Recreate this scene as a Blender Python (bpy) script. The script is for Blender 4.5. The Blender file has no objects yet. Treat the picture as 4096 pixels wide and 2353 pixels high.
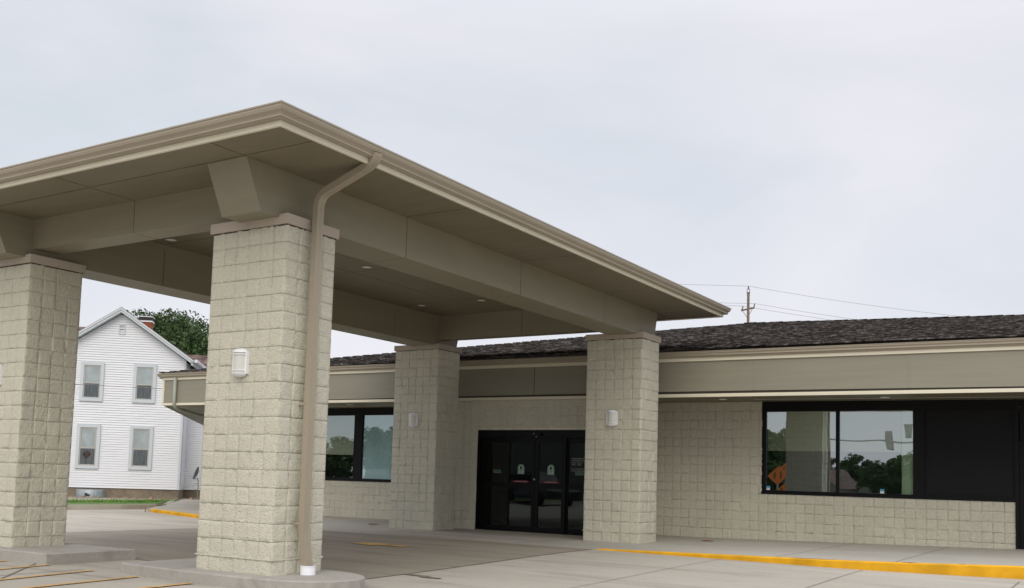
import bpy, bmesh, math, random
import numpy as np
from mathutils import Vector, Matrix

# ---------------------------------------------------------------- camera, world, sun, exposure
scene = bpy.context.scene
col = scene.collection
PI = math.pi
def R(d): return math.radians(d)

CAM = (8.2758, -8.2117, 1.2041); YAW, PIT, ROL = -.5595, .0838, .0289; FPX = 3993.16
cy_, sy_ = math.cos(YAW), math.sin(YAW)
fw = Vector((sy_*math.cos(PIT), cy_*math.cos(PIT), math.sin(PIT)))
rt = Vector((cy_, -sy_, 0)); up = rt.cross(fw)
r2 = rt*math.cos(ROL)+up*math.sin(ROL); u2 = -rt*math.sin(ROL)+up*math.cos(ROL)
cd = bpy.data.cameras.new("camera"); cam = bpy.data.objects.new("camera", cd); col.objects.link(cam)
M = Matrix((r2, u2, -fw)).transposed().to_4x4(); M.translation = Vector(CAM)
cam.matrix_world = M
cd.sensor_width = 36; cd.sensor_fit = 'HORIZONTAL'; cd.lens = 36*FPX/4096
cd.shift_y = (1578.8-1176.5)/4096; cd.clip_end = 5000; cd.clip_start = .05
scene.camera = cam

SUN_EL, SUN_AZ = R(40), R(150)          # azimuth measured clockwise from +Y
world = bpy.data.worlds.new("World"); scene.world = world; world.use_nodes = True
nt = world.node_tree; N = nt.nodes; L = nt.links; N.clear()
out = N.new('ShaderNodeOutputWorld'); bg = N.new('ShaderNodeBackground')
sky = N.new('ShaderNodeTexSky'); sky.sky_type = 'NISHITA'; sky.sun_disc = False
sky.sun_elevation = SUN_EL; sky.sun_rotation = SUN_AZ
tc = N.new('ShaderNodeTexCoord'); mp = N.new('ShaderNodeMapping'); mp.inputs['Scale'].default_value = (1, 1, 2.6)
mp.inputs['Location'].default_value = (5.3, 2.2, .9)
n1 = N.new('ShaderNodeTexNoise'); n1.inputs['Scale'].default_value = 2.1; n1.inputs['Detail'].default_value = 6; n1.inputs['Roughness'].default_value = .48
n1.inputs['Distortion'].default_value = .5
cr = N.new('ShaderNodeValToRGB')
cr.color_ramp.elements[0].position = .34; cr.color_ramp.elements[0].color = (.72, .77, .825, 1)
cr.color_ramp.elements[1].position = .66; cr.color_ramp.elements[1].color = (.90, .885, .935, 1)
e = cr.color_ramp.elements.new(.48); e.color = (.82, .83, .89, 1)
sx = N.new('ShaderNodeSeparateXYZ'); zr = N.new('ShaderNodeMapRange')
zr.inputs['From Min'].default_value = .42; zr.inputs['From Max'].default_value = .95
zr.inputs['To Min'].default_value = 1.0; zr.inputs['To Max'].default_value = 2.3
mul = N.new('ShaderNodeVectorMath'); mul.operation = 'SCALE'
sk = N.new('ShaderNodeVectorMath'); sk.operation = 'SCALE'; sk.inputs['Scale'].default_value = .10
mx = N.new('ShaderNodeMix'); mx.data_type = 'RGBA'; mx.inputs['Factor'].default_value = .9
L.new(tc.outputs['Generated'], mp.inputs['Vector']); L.new(mp.outputs['Vector'], n1.inputs['Vector'])
L.new(n1.outputs['Fac'], cr.inputs['Fac']); L.new(tc.outputs['Generated'], sx.inputs[0]); L.new(sx.outputs['Z'], zr.inputs['Value'])
L.new(cr.outputs['Color'], mul.inputs[0]); L.new(zr.outputs['Result'], mul.inputs['Scale'])
L.new(sky.outputs['Color'], sk.inputs[0]); L.new(sk.outputs[0], mx.inputs['A']); L.new(mul.outputs[0], mx.inputs['B'])
L.new(mx.outputs['Result'], bg.inputs['Color']); bg.inputs['Strength'].default_value = 1.0
L.new(bg.outputs[0], out.inputs['Surface'])

sl = bpy.data.lights.new("sun", 'SUN'); sl.energy = 1.5; sl.angle = R(45); sl.color = (1, .92, .80)
so = bpy.data.objects.new("sun", sl); col.objects.link(so)
sd = Vector((math.sin(SUN_AZ)*math.cos(SUN_EL), math.cos(SUN_AZ)*math.cos(SUN_EL), math.sin(SUN_EL)))
so.rotation_euler = sd.to_track_quat('Z', 'Y').to_euler()
scene.view_settings.view_transform = 'Standard'; scene.view_settings.look = 'None'
scene.view_settings.exposure = 0.0; scene.view_settings.gamma = 1
scene.render.engine = 'CYCLES'
scene.cycles.max_bounces = 10; scene.cycles.diffuse_bounces = 5

# ---------------------------------------------------------------- helpers
ORG = {}
def tag(o, label=None, cat=None, group=None, kind=None):
    if label: o['label'] = label
    if cat: o['category'] = cat
    if group: o['group'] = group
    if kind: o['kind'] = kind
    return o
def empty(name, loc=(0, 0, 0), rz=0, label=None, cat=None, group=None):
    o = bpy.data.objects.new(name, None); col.objects.link(o); o.empty_display_size = .2
    o.location = loc; o.rotation_euler = (0, 0, rz); ORG[o.name] = Vector(loc)
    return tag(o, label, cat, group)
class MB:
    """collects shapes and links them as one mesh object"""
    def __init__(s): s.v = []; s.f = []; s.m = []; s.sm = []
    def add(s, vs, fs, mi=0, smooth=False):
        b = len(s.v); s.v += [tuple(v) for v in vs]
        for f in fs: s.f.append([i+b for i in f]); s.m.append(mi); s.sm.append(smooth)
        return s
    def box(s, x0, x1, y0, y1, z0, z1, mi=0):
        return s.add([(x0,y0,z0),(x1,y0,z0),(x1,y1,z0),(x0,y1,z0),(x0,y0,z1),(x1,y0,z1),(x1,y1,z1),(x0,y1,z1)],
            [(0,3,2,1),(4,5,6,7),(0,1,5,4),(1,2,6,5),(2,3,7,6),(3,0,4,7)], mi)
    def hexa(s, lo, hi, mi=0):      # two quads (4 points each, ccw seen from above)
        return s.add(list(lo)+list(hi), [(3,2,1,0),(4,5,6,7),(0,1,5,4),(1,2,6,5),(2,3,7,6),(3,0,4,7)], mi)
    def prism(s, poly, z0, z1, mi=0):
        n = len(poly); g = lambda z, p: z(p[0], p[1]) if callable(z) else z
        s.add([(p[0],p[1],g(z0,p)) for p in poly]+[(p[0],p[1],g(z1,p)) for p in poly],
            [tuple(range(n-1,-1,-1)), tuple(range(n,2*n))]+[(i,(i+1)%n,(i+1)%n+n,i+n) for i in range(n)], mi)
        return s
    def extr(s, prof, a, b, mi=0, closed=True):   # profile list of vec3 functions: prof(pt)->list at a and b
        n = len(a); s.add(list(a)+list(b), [(i,(i+1)%n,(i+1)%n+n,i+n) for i in range(n if closed else n-1)], mi); return s
    def tube(s, path, r, n=10, mi=0, cap=True, sq=None):
        path = [Vector(p) for p in path]; rings = []; pu = None
        for i, p in enumerate(path):
            if i == 0: d = path[1]-p
            elif i == len(path)-1: d = p-path[i-1]
            else: d = (path[i+1]-p).normalized()+(p-path[i-1]).normalized()
            d.normalize()
            if pu is None:
                a = Vector((0,0,1)) if abs(d.z) < .9 else Vector((0,1,0))
                u = d.cross(a).normalized()
            else: u = (pu-d*pu.dot(d)).normalized()
            pu = u; w = d.cross(u); rr = r[i] if isinstance(r, (list, tuple)) else r
            if sq: rings.append([p+u*a_*sq[0]/2+w*b_*sq[1]/2 for a_, b_ in ((-1,-1),(1,-1),(1,1),(-1,1))])
            else: rings.append([p+(u*math.cos(2*PI*k/n)+w*math.sin(2*PI*k/n))*rr for k in range(n)])
        m = len(rings[0]); vs = [v for g in rings for v in g]; fs = []
        for i in range(len(rings)-1):
            for k in range(m): fs.append((i*m+k, i*m+(k+1)%m, (i+1)*m+(k+1)%m, (i+1)*m+k))
        if cap: fs.append(tuple(range(m-1,-1,-1))); fs.append(tuple(range((len(rings)-1)*m, len(rings)*m)))
        return s.add(vs, fs, mi, smooth=not sq)
    def disc(s, c, r, n=20, ax='z', mi=0):
        c = Vector(c); vs = []
        for k in range(n):
            a = 2*PI*k/n; q = (math.cos(a)*r, math.sin(a)*r)
            vs.append(c+Vector((q[0],q[1],0) if ax=='z' else (q[0],0,q[1])))
        return s.add(vs, [tuple(range(n))], mi)
    def pieces(s, name, mats, parent=None, local=False):
        par = list(range(len(s.v)))
        def f(i):
            while par[i] != i: par[i] = par[par[i]]; i = par[i]
            return i
        for fc in s.f:
            for a in fc[1:]: par[f(a)] = f(fc[0])
        g = {}
        for k, fc in enumerate(s.f): g.setdefault(f(fc[0]), []).append(k)
        for ks in g.values():
            b = MB(); used = sorted({i for k in ks for i in s.f[k]}); mp = {i: n for n, i in enumerate(used)}
            b.v = [s.v[i] for i in used]; b.f = [[mp[i] for i in s.f[k]] for k in ks]; b.m = [s.m[k] for k in ks]; b.sm = [s.sm[k] for k in ks]
            b.build(name, mats, parent, local)
    def build(s, name, mats, parent=None, local=False, fix=False):
        me = bpy.data.meshes.new(name)
        off = Vector((0,0,0))
        if parent is not None and not local:
            p = parent
            while p.parent: p = p.parent
            off = ORG.get(p.name, Vector((0,0,0)))
        me.from_pydata([(v[0]-off.x, v[1]-off.y, v[2]-off.z) for v in s.v], [], s.f)
        for m in (mats if isinstance(mats, (list, tuple)) else [mats]): me.materials.append(m)
        me.polygons.foreach_set('material_index', s.m); me.polygons.foreach_set('use_smooth', s.sm)
        if fix:
            b = bmesh.new(); b.from_mesh(me); bmesh.ops.recalc_face_normals(b, faces=b.faces); b.to_mesh(me); b.free()
        me.update()
        o = bpy.data.objects.new(name, me); col.objects.link(o)
        if parent is not None: o.parent = parent
        return o
def link_mesh(me, name, parent=None, loc=(0,0,0), rot=(0,0,0)):
    o = bpy.data.objects.new(name, me); col.objects.link(o); o.location = loc; o.rotation_euler = rot
    if parent is not None: o.parent = parent
    return o
def copy_tree(o, parent=None, loc=None, rz=None):
    c = o.copy(); col.objects.link(c); c.parent = parent
    if loc is not None: c.location = loc
    if rz is not None: c.rotation_euler = (0,0,rz)
    for ch in list(o.children): copy_tree(ch, c)
    return c

# ---------------------------------------------------------------- materials
def mat(name, c, rough=.6, var=.06, scale=3.0, stretch=(1,1,1), bump=0, bscale=60, c2=None, metal=0, spec=.5, fine=0, fscale=90, blend=(.35,.65)):
    m = bpy.data.materials.new(name); m.use_nodes = True; n = m.node_tree.nodes; l = m.node_tree.links
    b = n['Principled BSDF']; b.inputs['Roughness'].default_value = rough; b.inputs['Metallic'].default_value = metal
    b.inputs['Specular IOR Level'].default_value = spec
    t = n.new('ShaderNodeTexCoord'); mp = n.new('ShaderNodeMapping'); mp.inputs['Scale'].default_value = stretch
    l.new(t.outputs['Object'], mp.inputs['Vector'])
    a = n.new('ShaderNodeTexNoise'); a.inputs['Scale'].default_value = scale; a.inputs['Detail'].default_value = 5; l.new(mp.outputs[0], a.inputs['Vector'])
    r = n.new('ShaderNodeValToRGB'); r.color_ramp.elements[0].position, r.color_ramp.elements[1].position = blend
    if c2 is None: lo = [max(0, k*(1-var)) for k in c]; hi = [k*(1+var) for k in c]
    else: lo, hi = c, c2
    r.color_ramp.elements[0].color = (*lo, 1); r.color_ramp.elements[1].color = (*hi, 1)
    l.new(a.outputs['Fac'], r.inputs['Fac']); src = r.outputs['Color']
    if fine:
        f = n.new('ShaderNodeTexNoise'); f.inputs['Scale'].default_value = fscale; f.inputs['Detail'].default_value = 3; l.new(mp.outputs[0], f.inputs['Vector'])
        mr = n.new('ShaderNodeMapRange'); mr.inputs['From Min'].default_value = .3; mr.inputs['From Max'].default_value = .7
        mr.inputs['To Min'].default_value = 1-fine; mr.inputs['To Max'].default_value = 1+fine; l.new(f.outputs['Fac'], mr.inputs['Value'])
        v = n.new('ShaderNodeVectorMath'); v.operation = 'SCALE'; l.new(src, v.inputs[0]); l.new(mr.outputs[0], v.inputs['Scale']); src = v.outputs[0]
    l.new(src, b.inputs['Base Color'])
    if bump:
        f = n.new('ShaderNodeTexNoise'); f.inputs['Scale'].default_value = bscale; f.inputs['Detail'].default_value = 4; l.new(t.outputs['Object'], f.inputs['Vector'])
        bp = n.new('ShaderNodeBump'); bp.inputs['Strength'].default_value = bump; bp.inputs['Distance'].default_value = .018
        l.new(f.outputs['Fac'], bp.inputs['Height']); l.new(bp.outputs[0], b.inputs['Normal'])
    return m

M_block = mat('split_face_paint', (.56,.54,.44), .66, .035, 1.6, bump=.9, bscale=48, fine=.07, fscale=24)
M_mortar = M_block
M_cap = mat('cast_limestone', (.45,.39,.325), .8, .06, 2.5, bump=.1, bscale=120, fine=.04)
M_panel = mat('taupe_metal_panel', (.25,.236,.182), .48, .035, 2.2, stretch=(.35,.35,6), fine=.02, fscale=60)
M_beam = mat('taupe_wrap_warm_bounce', (.243,.219,.155), .48, .05, 1.6, stretch=(.5,.5,4), fine=.02, fscale=60)  # panel taupe again, with the warm ground bounce put into its colour
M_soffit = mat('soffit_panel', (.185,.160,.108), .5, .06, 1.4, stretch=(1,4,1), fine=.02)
M_gutter = mat('taupe_gutter', (.34,.295,.225), .42, .03, 1.2)
M_cream = mat('cream_trim', (.70,.655,.52), .45, .03, 2)
M_seam = mat('dark_seam', (.05,.045,.035), .8, .1)
M_black = mat('black_frame', (.004,.004,.005), .45, .1, 4, spec=.18)
M_blackp = mat('black_panel', (.0075,.0078,.0095), .6, .06, 3, spec=.2)
M_white = mat('white_paint', (.80,.81,.84), .35, .02, 4)
M_lens = mat('lamp_lens', (.60,.60,.55), .4, .03, 5)
M_chrome = mat('lamp_reflector', (.92,.92,.90), .5, .02, 5)
M_dark = mat('dark_interior', (.03,.03,.028), .9, .1, 2)
M_room = mat('room_wall', (.14,.15,.13), .9, .1, 1)
M_blind = mat('roller_blind', (.62,.60,.48), .8, .03, 2)
M_blindb = mat('pale_blue_film', (.68,.80,.80), .6, .05, 1.2)
M_grn = mat('pale_green_strip', (.66,.74,.58), .6, .05, 1.2)
M_yel = mat('yellow_kerb_paint', (.66,.345,.018), .8, .14, 2.2, bump=.3, bscale=40, fine=.06, fscale=5, spec=.15)
M_yel2 = mat('worn_yellow_paint', (.56,.33,.09), .75, .2, 6, fine=.15, fscale=25)
M_joint = mat('slab_joint', (.11,.10,.09), .9, .2)
M_stone = mat('red_edging_brick', (.22,.09,.06), .9, .4, 6, c2=(.45,.33,.27))
M_brick = mat('chimney_brick', (.32,.075,.035), .85, .2, 6, bump=.4, bscale=30)
M_vinyl = mat('white_vinyl', (.70,.71,.745), .45, .02, .8)
M_vtrim = mat('white_house_trim', (.54,.575,.61), .45, .02, 1)
M_found = mat('foundation_block', (.20,.165,.12), .9, .2, 1.5, fine=.12, fscale=8)
M_galvl = mat('drip_edge_highlight', (.62,.66,.68), .35, .05, 2)  # drip edge metal, pale tone includes a painted edge highlight
M_galv = mat('galvanised_steel', (.30,.34,.36), .45, .15, 3, metal=.3)
M_sash = mat('grey_sash', (.42,.41,.39), .6, .06, 3)
M_curt = mat('white_curtain', (.85,.86,.87), .9, .10, 2.5)
M_curtd = mat('sheer_curtain', (.16,.16,.165), .9, .4, 3, stretch=(6,1,.6))
M_bark = mat('bark', (.07,.055,.04), .95, .3, 6, stretch=(1,1,.2), bump=.5, bscale=10)
M_pole = mat('weathered_pole', (.14,.105,.08), .95, .2, 3, stretch=(3,3,.3))
M_wire = mat('wire', (.22,.19,.19), .6, .05)
M_rust = mat('rusty_drain', (.30,.10,.03), .9, .2, 10)
M_pvc = mat('white_pvc', (.86,.87,.92), .25, .01, 4)
M_ppipe = mat('grey_taupe_pipe', (.30,.31,.27), .45, .04, 3)
M_orange = mat('orange_sign', (.48,.13,.015), .6, .05)
M_mast = mat('galv_mast', (.32,.33,.32), .5, .05)
M_sigy = mat('signal_yellow', (.55,.38,.05), .5, .05)
M_asph = mat('asphalt', (.05,.05,.05), .9, .2, 3)
M_grn_st = mat('pale_green_sticker', (.34,.50,.40), .6, .03)
M_grn_sp = mat('dim_green_sticker', (.10,.17,.12), .6, .05)
M_ink = mat('sticker_ink', (.01,.03,.02), .6, .05)
M_red = mat('red_sticker', (.17,.012,.015), .6, .1)
M_txt = mat('white_lettering', (.42,.43,.42), .6, .02)
M_blu = mat('blue_sticker', (.05,.32,.55), .6, .05)
M_carp = mat('dark_car_paint', (.015,.016,.02), .2, .05)
M_carw = mat('silver_car_paint', (.35,.36,.38), .25, .05)

def glass(name, refl, tint=(.55,.62,.6)):
    m = bpy.data.materials.new(name); m.use_nodes = True; n = m.node_tree.nodes; l = m.node_tree.links; n.clear()
    o = n.new('ShaderNodeOutputMaterial'); g = n.new('ShaderNodeBsdfGlossy'); g.inputs['Roughness'].default_value = .008
    g.inputs['Color'].default_value = (.86,.97,1,1)
    t = n.new('ShaderNodeBsdfTransparent'); t.inputs['Color'].default_value = (*tint, 1)
    fr = n.new('ShaderNodeFresnel'); fr.inputs['IOR'].default_value = 1.5
    ad = n.new('ShaderNodeMath'); ad.operation = 'ADD'; ad.use_clamp = True; ad.inputs[1].default_value = refl-.04
    mx = n.new('ShaderNodeMixShader')
    tc = n.new('ShaderNodeTexCoord'); ns = n.new('ShaderNodeTexNoise'); ns.inputs['Scale'].default_value = 1.1; ns.inputs['Detail'].default_value = 1
    bp = n.new('ShaderNodeBump'); bp.inputs['Strength'].default_value = .03; bp.inputs['Distance'].default_value = .05
    l.new(tc.outputs['Object'], ns.inputs['Vector']); l.new(ns.outputs['Fac'], bp.inputs['Height']); l.new(bp.outputs[0], g.inputs['Normal'])
    l.new(fr.outputs[0], ad.inputs[0]); l.new(ad.outputs[0], mx.inputs[0]); l.new(t.outputs[0], mx.inputs[1]); l.new(g.outputs[0], mx.inputs[2])
    l.new(mx.outputs[0], o.inputs['Surface']); return m
M_glass = glass('coated_glass', .34, (.80,.86,.80))
M_glassl = glass('clear_coated_glass', .26, (.90,.96,.95))
M_glassd = glass('door_glass', .05, (.42,.46,.44))
M_glassh = glass('house_glass', .10, (.80,.82,.82))

def concrete(name, c, c2, dirt, streak=(1,1,1), bias=.5):
    m = bpy.data.materials.new(name); m.use_nodes = True; n = m.node_tree.nodes; l = m.node_tree.links
    b = n['Principled BSDF']; b.inputs['Roughness'].default_value = .8; b.inputs['Specular IOR Level'].default_value = .35
    t = n.new('ShaderNodeTexCoord'); mp = n.new('ShaderNodeMapping'); mp.inputs['Scale'].default_value = streak; l.new(t.outputs['Object'], mp.inputs['Vector'])
    def noise(sc, det, vec, lo, hi, rough=.55):
        a = n.new('ShaderNodeTexNoise'); a.inputs['Scale'].default_value = sc; a.inputs['Detail'].default_value = det; a.inputs['Roughness'].default_value = rough
        l.new(vec, a.inputs['Vector'])
        r = n.new('ShaderNodeMapRange'); r.inputs['From Min'].default_value = lo; r.inputs['From Max'].default_value = hi; l.new(a.outputs['Fac'], r.inputs['Value']); return r.outputs[0]
    def mix(f, a, b_):
        x = n.new('ShaderNodeMix'); x.data_type = 'RGBA'
        if isinstance(f, float): x.inputs['Factor'].default_value = f
        else: l.new(f, x.inputs['Factor'])
        for k, v in (('A',a),('B',b_)):
            if isinstance(v, tuple): x.inputs[k].default_value = (*v,1)
            else: l.new(v, x.inputs[k])
        return x.outputs['Result']
    base = mix(noise(.45, 6, mp.outputs[0], .35, .65), c, c2)
    st = noise(.9, 8, mp.outputs[0], bias, .78, .65)
    base = mix(st, base, dirt)
    fn = noise(26, 4, t.outputs['Object'], .25, .75)
    v = n.new('ShaderNodeVectorMath'); v.operation = 'SCALE'; rr = n.new('ShaderNodeMapRange'); rr.inputs['To Min'].default_value = .92; rr.inputs['To Max'].default_value = 1.07
    l.new(fn, rr.inputs['Value']); l.new(base, v.inputs[0]); l.new(rr.outputs[0], v.inputs['Scale'])
    # tiny dark pits
    vo = n.new('ShaderNodeTexVoronoi'); vo.inputs['Scale'].default_value = 3.2; l.new(t.outputs['Object'], vo.inputs['Vector'])
    lt = n.new('ShaderNodeMath'); lt.operation = 'LESS_THAN'; lt.inputs[1].default_value = .028; l.new(vo.outputs['Distance'], lt.inputs[0])
    fin = mix(lt.outputs[0], v.outputs[0], tuple(k*.35 for k in dirt))
    l.new(fin, b.inputs['Base Color'])
    bp = n.new('ShaderNodeBump'); bp.inputs['Strength'].default_value = .15; bp.inputs['Distance'].default_value = .005; l.new(fn, bp.inputs['Height']); l.new(bp.outputs[0], b.inputs['Normal'])
    return m
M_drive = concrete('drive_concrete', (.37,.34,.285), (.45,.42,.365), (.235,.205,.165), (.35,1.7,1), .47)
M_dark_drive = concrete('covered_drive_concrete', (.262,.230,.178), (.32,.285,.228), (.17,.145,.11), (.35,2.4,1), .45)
M_walk = concrete('sidewalk_concrete', (.35,.332,.285), (.415,.395,.345), (.262,.24,.205), (.7,1.5,1), .55)
M_island = concrete('island_concrete', (.33,.315,.28), (.40,.385,.35), (.22,.20,.17), (2,2,2), .5)
M_kerbc = concrete('kerb_concrete', (.42,.38,.31), (.50,.46,.39), (.30,.25,.18), (1,1,1), .45)

def shingle_mat(name, a, b_, c_, sc=(9, 34, 1)):
    m = bpy.data.materials.new(name); m.use_nodes = True; n = m.node_tree.nodes; l = m.node_tree.links
    p = n['Principled BSDF']; p.inputs['Roughness'].default_value = .92; p.inputs['Specular IOR Level'].default_value = .2
    t = n.new('ShaderNodeTexCoord'); mp = n.new('ShaderNodeMapping'); mp.inputs['Scale'].default_value = sc; l.new(t.outputs['Object'], mp.inputs['Vector'])
    w = n.new('ShaderNodeTexNoise'); w.inputs['Scale'].default_value = .5; w.inputs['Detail'].default_value = 3; w.inputs['Roughness'].default_value = .7; l.new(mp.outputs[0], w.inputs['Vector'])
    r = n.new('ShaderNodeValToRGB'); r.color_ramp.interpolation = 'LINEAR'
    r.color_ramp.elements[0].position = .38; r.color_ramp.elements[0].color = (*a,1)
    r.color_ramp.elements[1].position = .66; r.color_ramp.elements[1].color = (*c_,1)
    k = r.color_ramp.elements.new(.52); k.color = (*b_,1)
    l.new(w.outputs['Fac'], r.inputs['Fac']); l.new(r.outputs[0], p.inputs['Base Color']); return m
M_shin = shingle_mat('dark_shingles', (.014,.012,.011), (.050,.043,.040), (.17,.155,.148), (10, 26, 1))
M_shinb = shingle_mat('brown_shingles', (.05,.032,.028), (.12,.08,.07), (.22,.16,.14), (3, 3, 9))

def leaf_mat(name, a, b_):
    m = mat(name, a, .6, .3, 1.2, c2=b_, blend=(.3,.7), spec=.3)
    return m
M_leaf = leaf_mat('leaves', (.026,.052,.014), (.062,.110,.030))
M_leaf2 = leaf_mat('leaves_far', (.020,.045,.012), (.06,.11,.03))
M_lawn = mat('lawn_ground', (.05,.10,.015), .9, .3, 4, c2=(.11,.20,.03), fine=.3, fscale=30)
M_grass = mat('grass_blades', (.07,.15,.02), .8, .3, 2, c2=(.17,.30,.06))

# ---------------------------------------------------------------- ground
def sm(t): t = min(max(t,0),1); return t*t*(3-2*t)
def H(x, y):
    ry = sm((y-1)/6.7)
    b = sm((x+9.5)/3) if x < -6.5 else (1 if x < .2 else 1-.4*min((x-.2)/6.5,1))
    return -.1+.1*ry*b
def S(x): return .12*x/6.28 if x > 0 else (-.02*min(-x/9,1))
def kerb_y(x):
    if x < -6.46: return 7.78+(-6.46-x)*.365
    if x < .2: return 7.7
    return 7.64 if x < 4.5 else 7.64+.55*min((x-4.5)/2.3, 1)**1.3
def grid(name, xs, ys, fz, m, off=0, skip=None):
    b = MB(); nx, ny = len(xs), len(ys)
    for y in ys:
        for x in xs: b.v.append((x,y,fz(x,y)+off))
    for j in range(ny-1):
        for i in range(nx-1):
            if skip and skip((xs[i]+xs[i+1])/2, (ys[j]+ys[j+1])/2): continue
            k = j*nx+i; b.f.append([k,k+1,k+nx+1,k+nx]); b.m.append(0); b.sm.append(True)
    return b.build(name, m)
def ar(a, b, s): n = max(1, round((b-a)/s)); return [a+(b-a)*i/n for i in range(n+1)]
gx = [-900,-300,-120,-60]+ar(-35,-11,4)+ar(-10.5,8,.5)+[10,14,20,40,120,300,900]
gy = [-900,-300,-150,-60,-30,-15,-8,-4]+ar(-3,9,.5)+[10,11,12,13,15,20,40,80,200,900]
tag(grid('ground', gx, gy, H, M_drive), kind='structure')
# covered driveway slab, browner concrete, 4 mm above
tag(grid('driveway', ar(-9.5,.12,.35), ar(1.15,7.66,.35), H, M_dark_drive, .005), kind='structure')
# road far behind the photographer (seen only in the glass)
b = MB(); b.box(-400,400,-48,-36,-.12,-.085); tag(b.build('road', M_asph), kind='structure')
# sidewalk
xs = ar(-24,-6.5,.5)+ar(-6.4,7,.4)+ar(7.5,16,1)
b = MB()
for i in range(len(xs)-1):
    x0, x1 = xs[i], xs[i+1]
    def q(x):
        yk = kerb_y(x)
        if x < -16.64: yk = 11.3+(-16.64-x)*1.02
        top = S(x); 
        yk += .03 if x > -16.64 else 0
        return [(x,yk,-.4),(x,yk,top+.004),(x,14.6 if x>-13 else 26,top+.004)]
    a, c = q(x0), q(x1)
    b.add(a+c, [(0,3,4,1),(1,4,5,2)])
o = tag(b.build('sidewalk', M_walk), kind='structure')
# islands under the near columns
def island(pts, ztop, nm):
    b = MB(); n = len(pts); rings = []
    for (ins, z) in ((0,-.3),(0,ztop-.015),(.012,ztop-.003),(.03,ztop)):
        cx = sum(p[0] for p in pts)/n; cyy = sum(p[1] for p in pts)/n
        rings.append([(p[0]-(p[0]-cx)*ins/1.2, p[1]-(p[1]-cyy)*ins/.6, z) for p in pts])
    vs = [v for r in rings for v in r]; fs = []
    for i in range(3):
        for k in range(n): fs.append((i*n+k, i*n+(k+1)%n, (i+1)*n+(k+1)%n, (i+1)*n+k))
    fs.append(tuple(range(3*n,4*n))); b.add(vs, fs)
    o = b.build(nm, M_island); return tag(o, kind='structure')
nose = [(.12,-.27),(.36,-.24),(.56,-.16),(.72,-.03),(.83,.13),(.875,.32),(.87,.52),(.79,.70),(.65,.85),(.45,.96),(.22,1.03)]
island([(-2.36,-.19),(-1.6,-.26),(-.9,-.30),(-.4,-.30)]+nose+[(-.3,1.06),(-2.36,1.06)], .035, 'column_island')
nose2 = [(-7.1-(p[0]-.12)*.9, p[1]) for p in reversed(nose)]
island([(-3.83,-.22),(-3.83,1.16)]+nose2[:]+[], .05, 'column_island')
# slab joints
b = MB()
def strip(b, p, q, w, fz, off=.009, mi=0, step=.35):
    p, q = Vector(p), Vector(q); d = q-p; n = max(1, int(d.length/step)); t = Vector((-d.y, d.x)).normalized()*w/2
    vs = []
    for i in range(n+1):
        c = p+d*i/n
        for s_ in (-1,1):
            k = c+t*s_; vs.append((k.x,k.y,fz(k.x,k.y)+off))
    b.add(vs, [(2*i,2*i+2,2*i+3,2*i+1) for i in range(n)], mi)
for x in (.12,2.5,4.74,6.86,9.1,11.4): strip(b, (x,-14), (x,7.6), .010, H)
for x in (-3.0,): strip(b, (x,-14), (x,-.26), .022, H)
for x in (-7.4,-9.8,-12.2): strip(b, (x,-14), (x,8), .012, H)
for y in (3.35,5.42,.6,-2.2,-5): strip(b, (.12,y), (14,y), .008, H)
for y in (3.5,5.6): strip(b, (-16,y), (.12,y), .008, H)
strip(b, (-2.63,-1.57), (-4.1,-.185), .018, H)
strip(b, (-16,-.75), (-1.8,-.62), .010, H)
for x in (3.3,5.1,7.0,-1.6,-9.0,-11.5): strip(b, (x+.03,kerb_y(x)+.16), (x,13.3), .010, lambda x,y: S(x))
strip(b, (-16.3,11.3), (-9,9.9), .010, lambda x,y: S(x))
tag(b.build('slab_joints', M_joint), kind='structure')
# painted kerb (yellow), real step
def kerbrun(xa, xb, n, w=.15):
    b = MB()
    for i in range(n):
        x0 = xa+(xb-xa)*i/n; x1 = xa+(xb-xa)*(i+1)/n
        def q(x): y = kerb_y(x); t = S(x)+.010; return [(x,y-.006,-.3),(x,y-.006,t-.014),(x,y+.012,t),(x,y+w,t)]
        a, c = q(x0), q(x1); b.add(a+c, [(0,4,5,1),(1,5,6,2),(2,6,7,3)])
    return b
k = kerbrun(.2, 16, 46); tag(k.build('kerb', M_yel), kind='structure')
k = kerbrun(-16.62, -6.75, 30); k.add([(-16.62,11.28,-.3),(-16.62,11.28,-.01),(-16.80,11.46,-.01),(-16.80,11.46,-.3)], [(0,1,2,3)])
tag(k.build('kerb', M_yel), kind='structure')
M_scuff = mat('kerb_scuff', (.34,.15,.02), .8, .35, 9)
b = MB()
for xa_, xb_, yo in ((3.55,4.35,.03),(5.25,5.45,.05),(6.0,6.12,.02)):
    n = 14; b.add([((xa_+xb_)/2+math.cos(2*PI*i/n)*(xb_-xa_)/2, kerb_y((xa_+xb_)/2)+.07+math.sin(2*PI*i/n)*yo*(1+.4*math.sin(3*i)), S((xa_+xb_)/2+math.cos(2*PI*i/n)*(xb_-xa_)/2)+.0135) for i in range(n)], [tuple(range(n))])
tag(b.build('kerb_scuffs', M_scuff), kind='structure')
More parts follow.
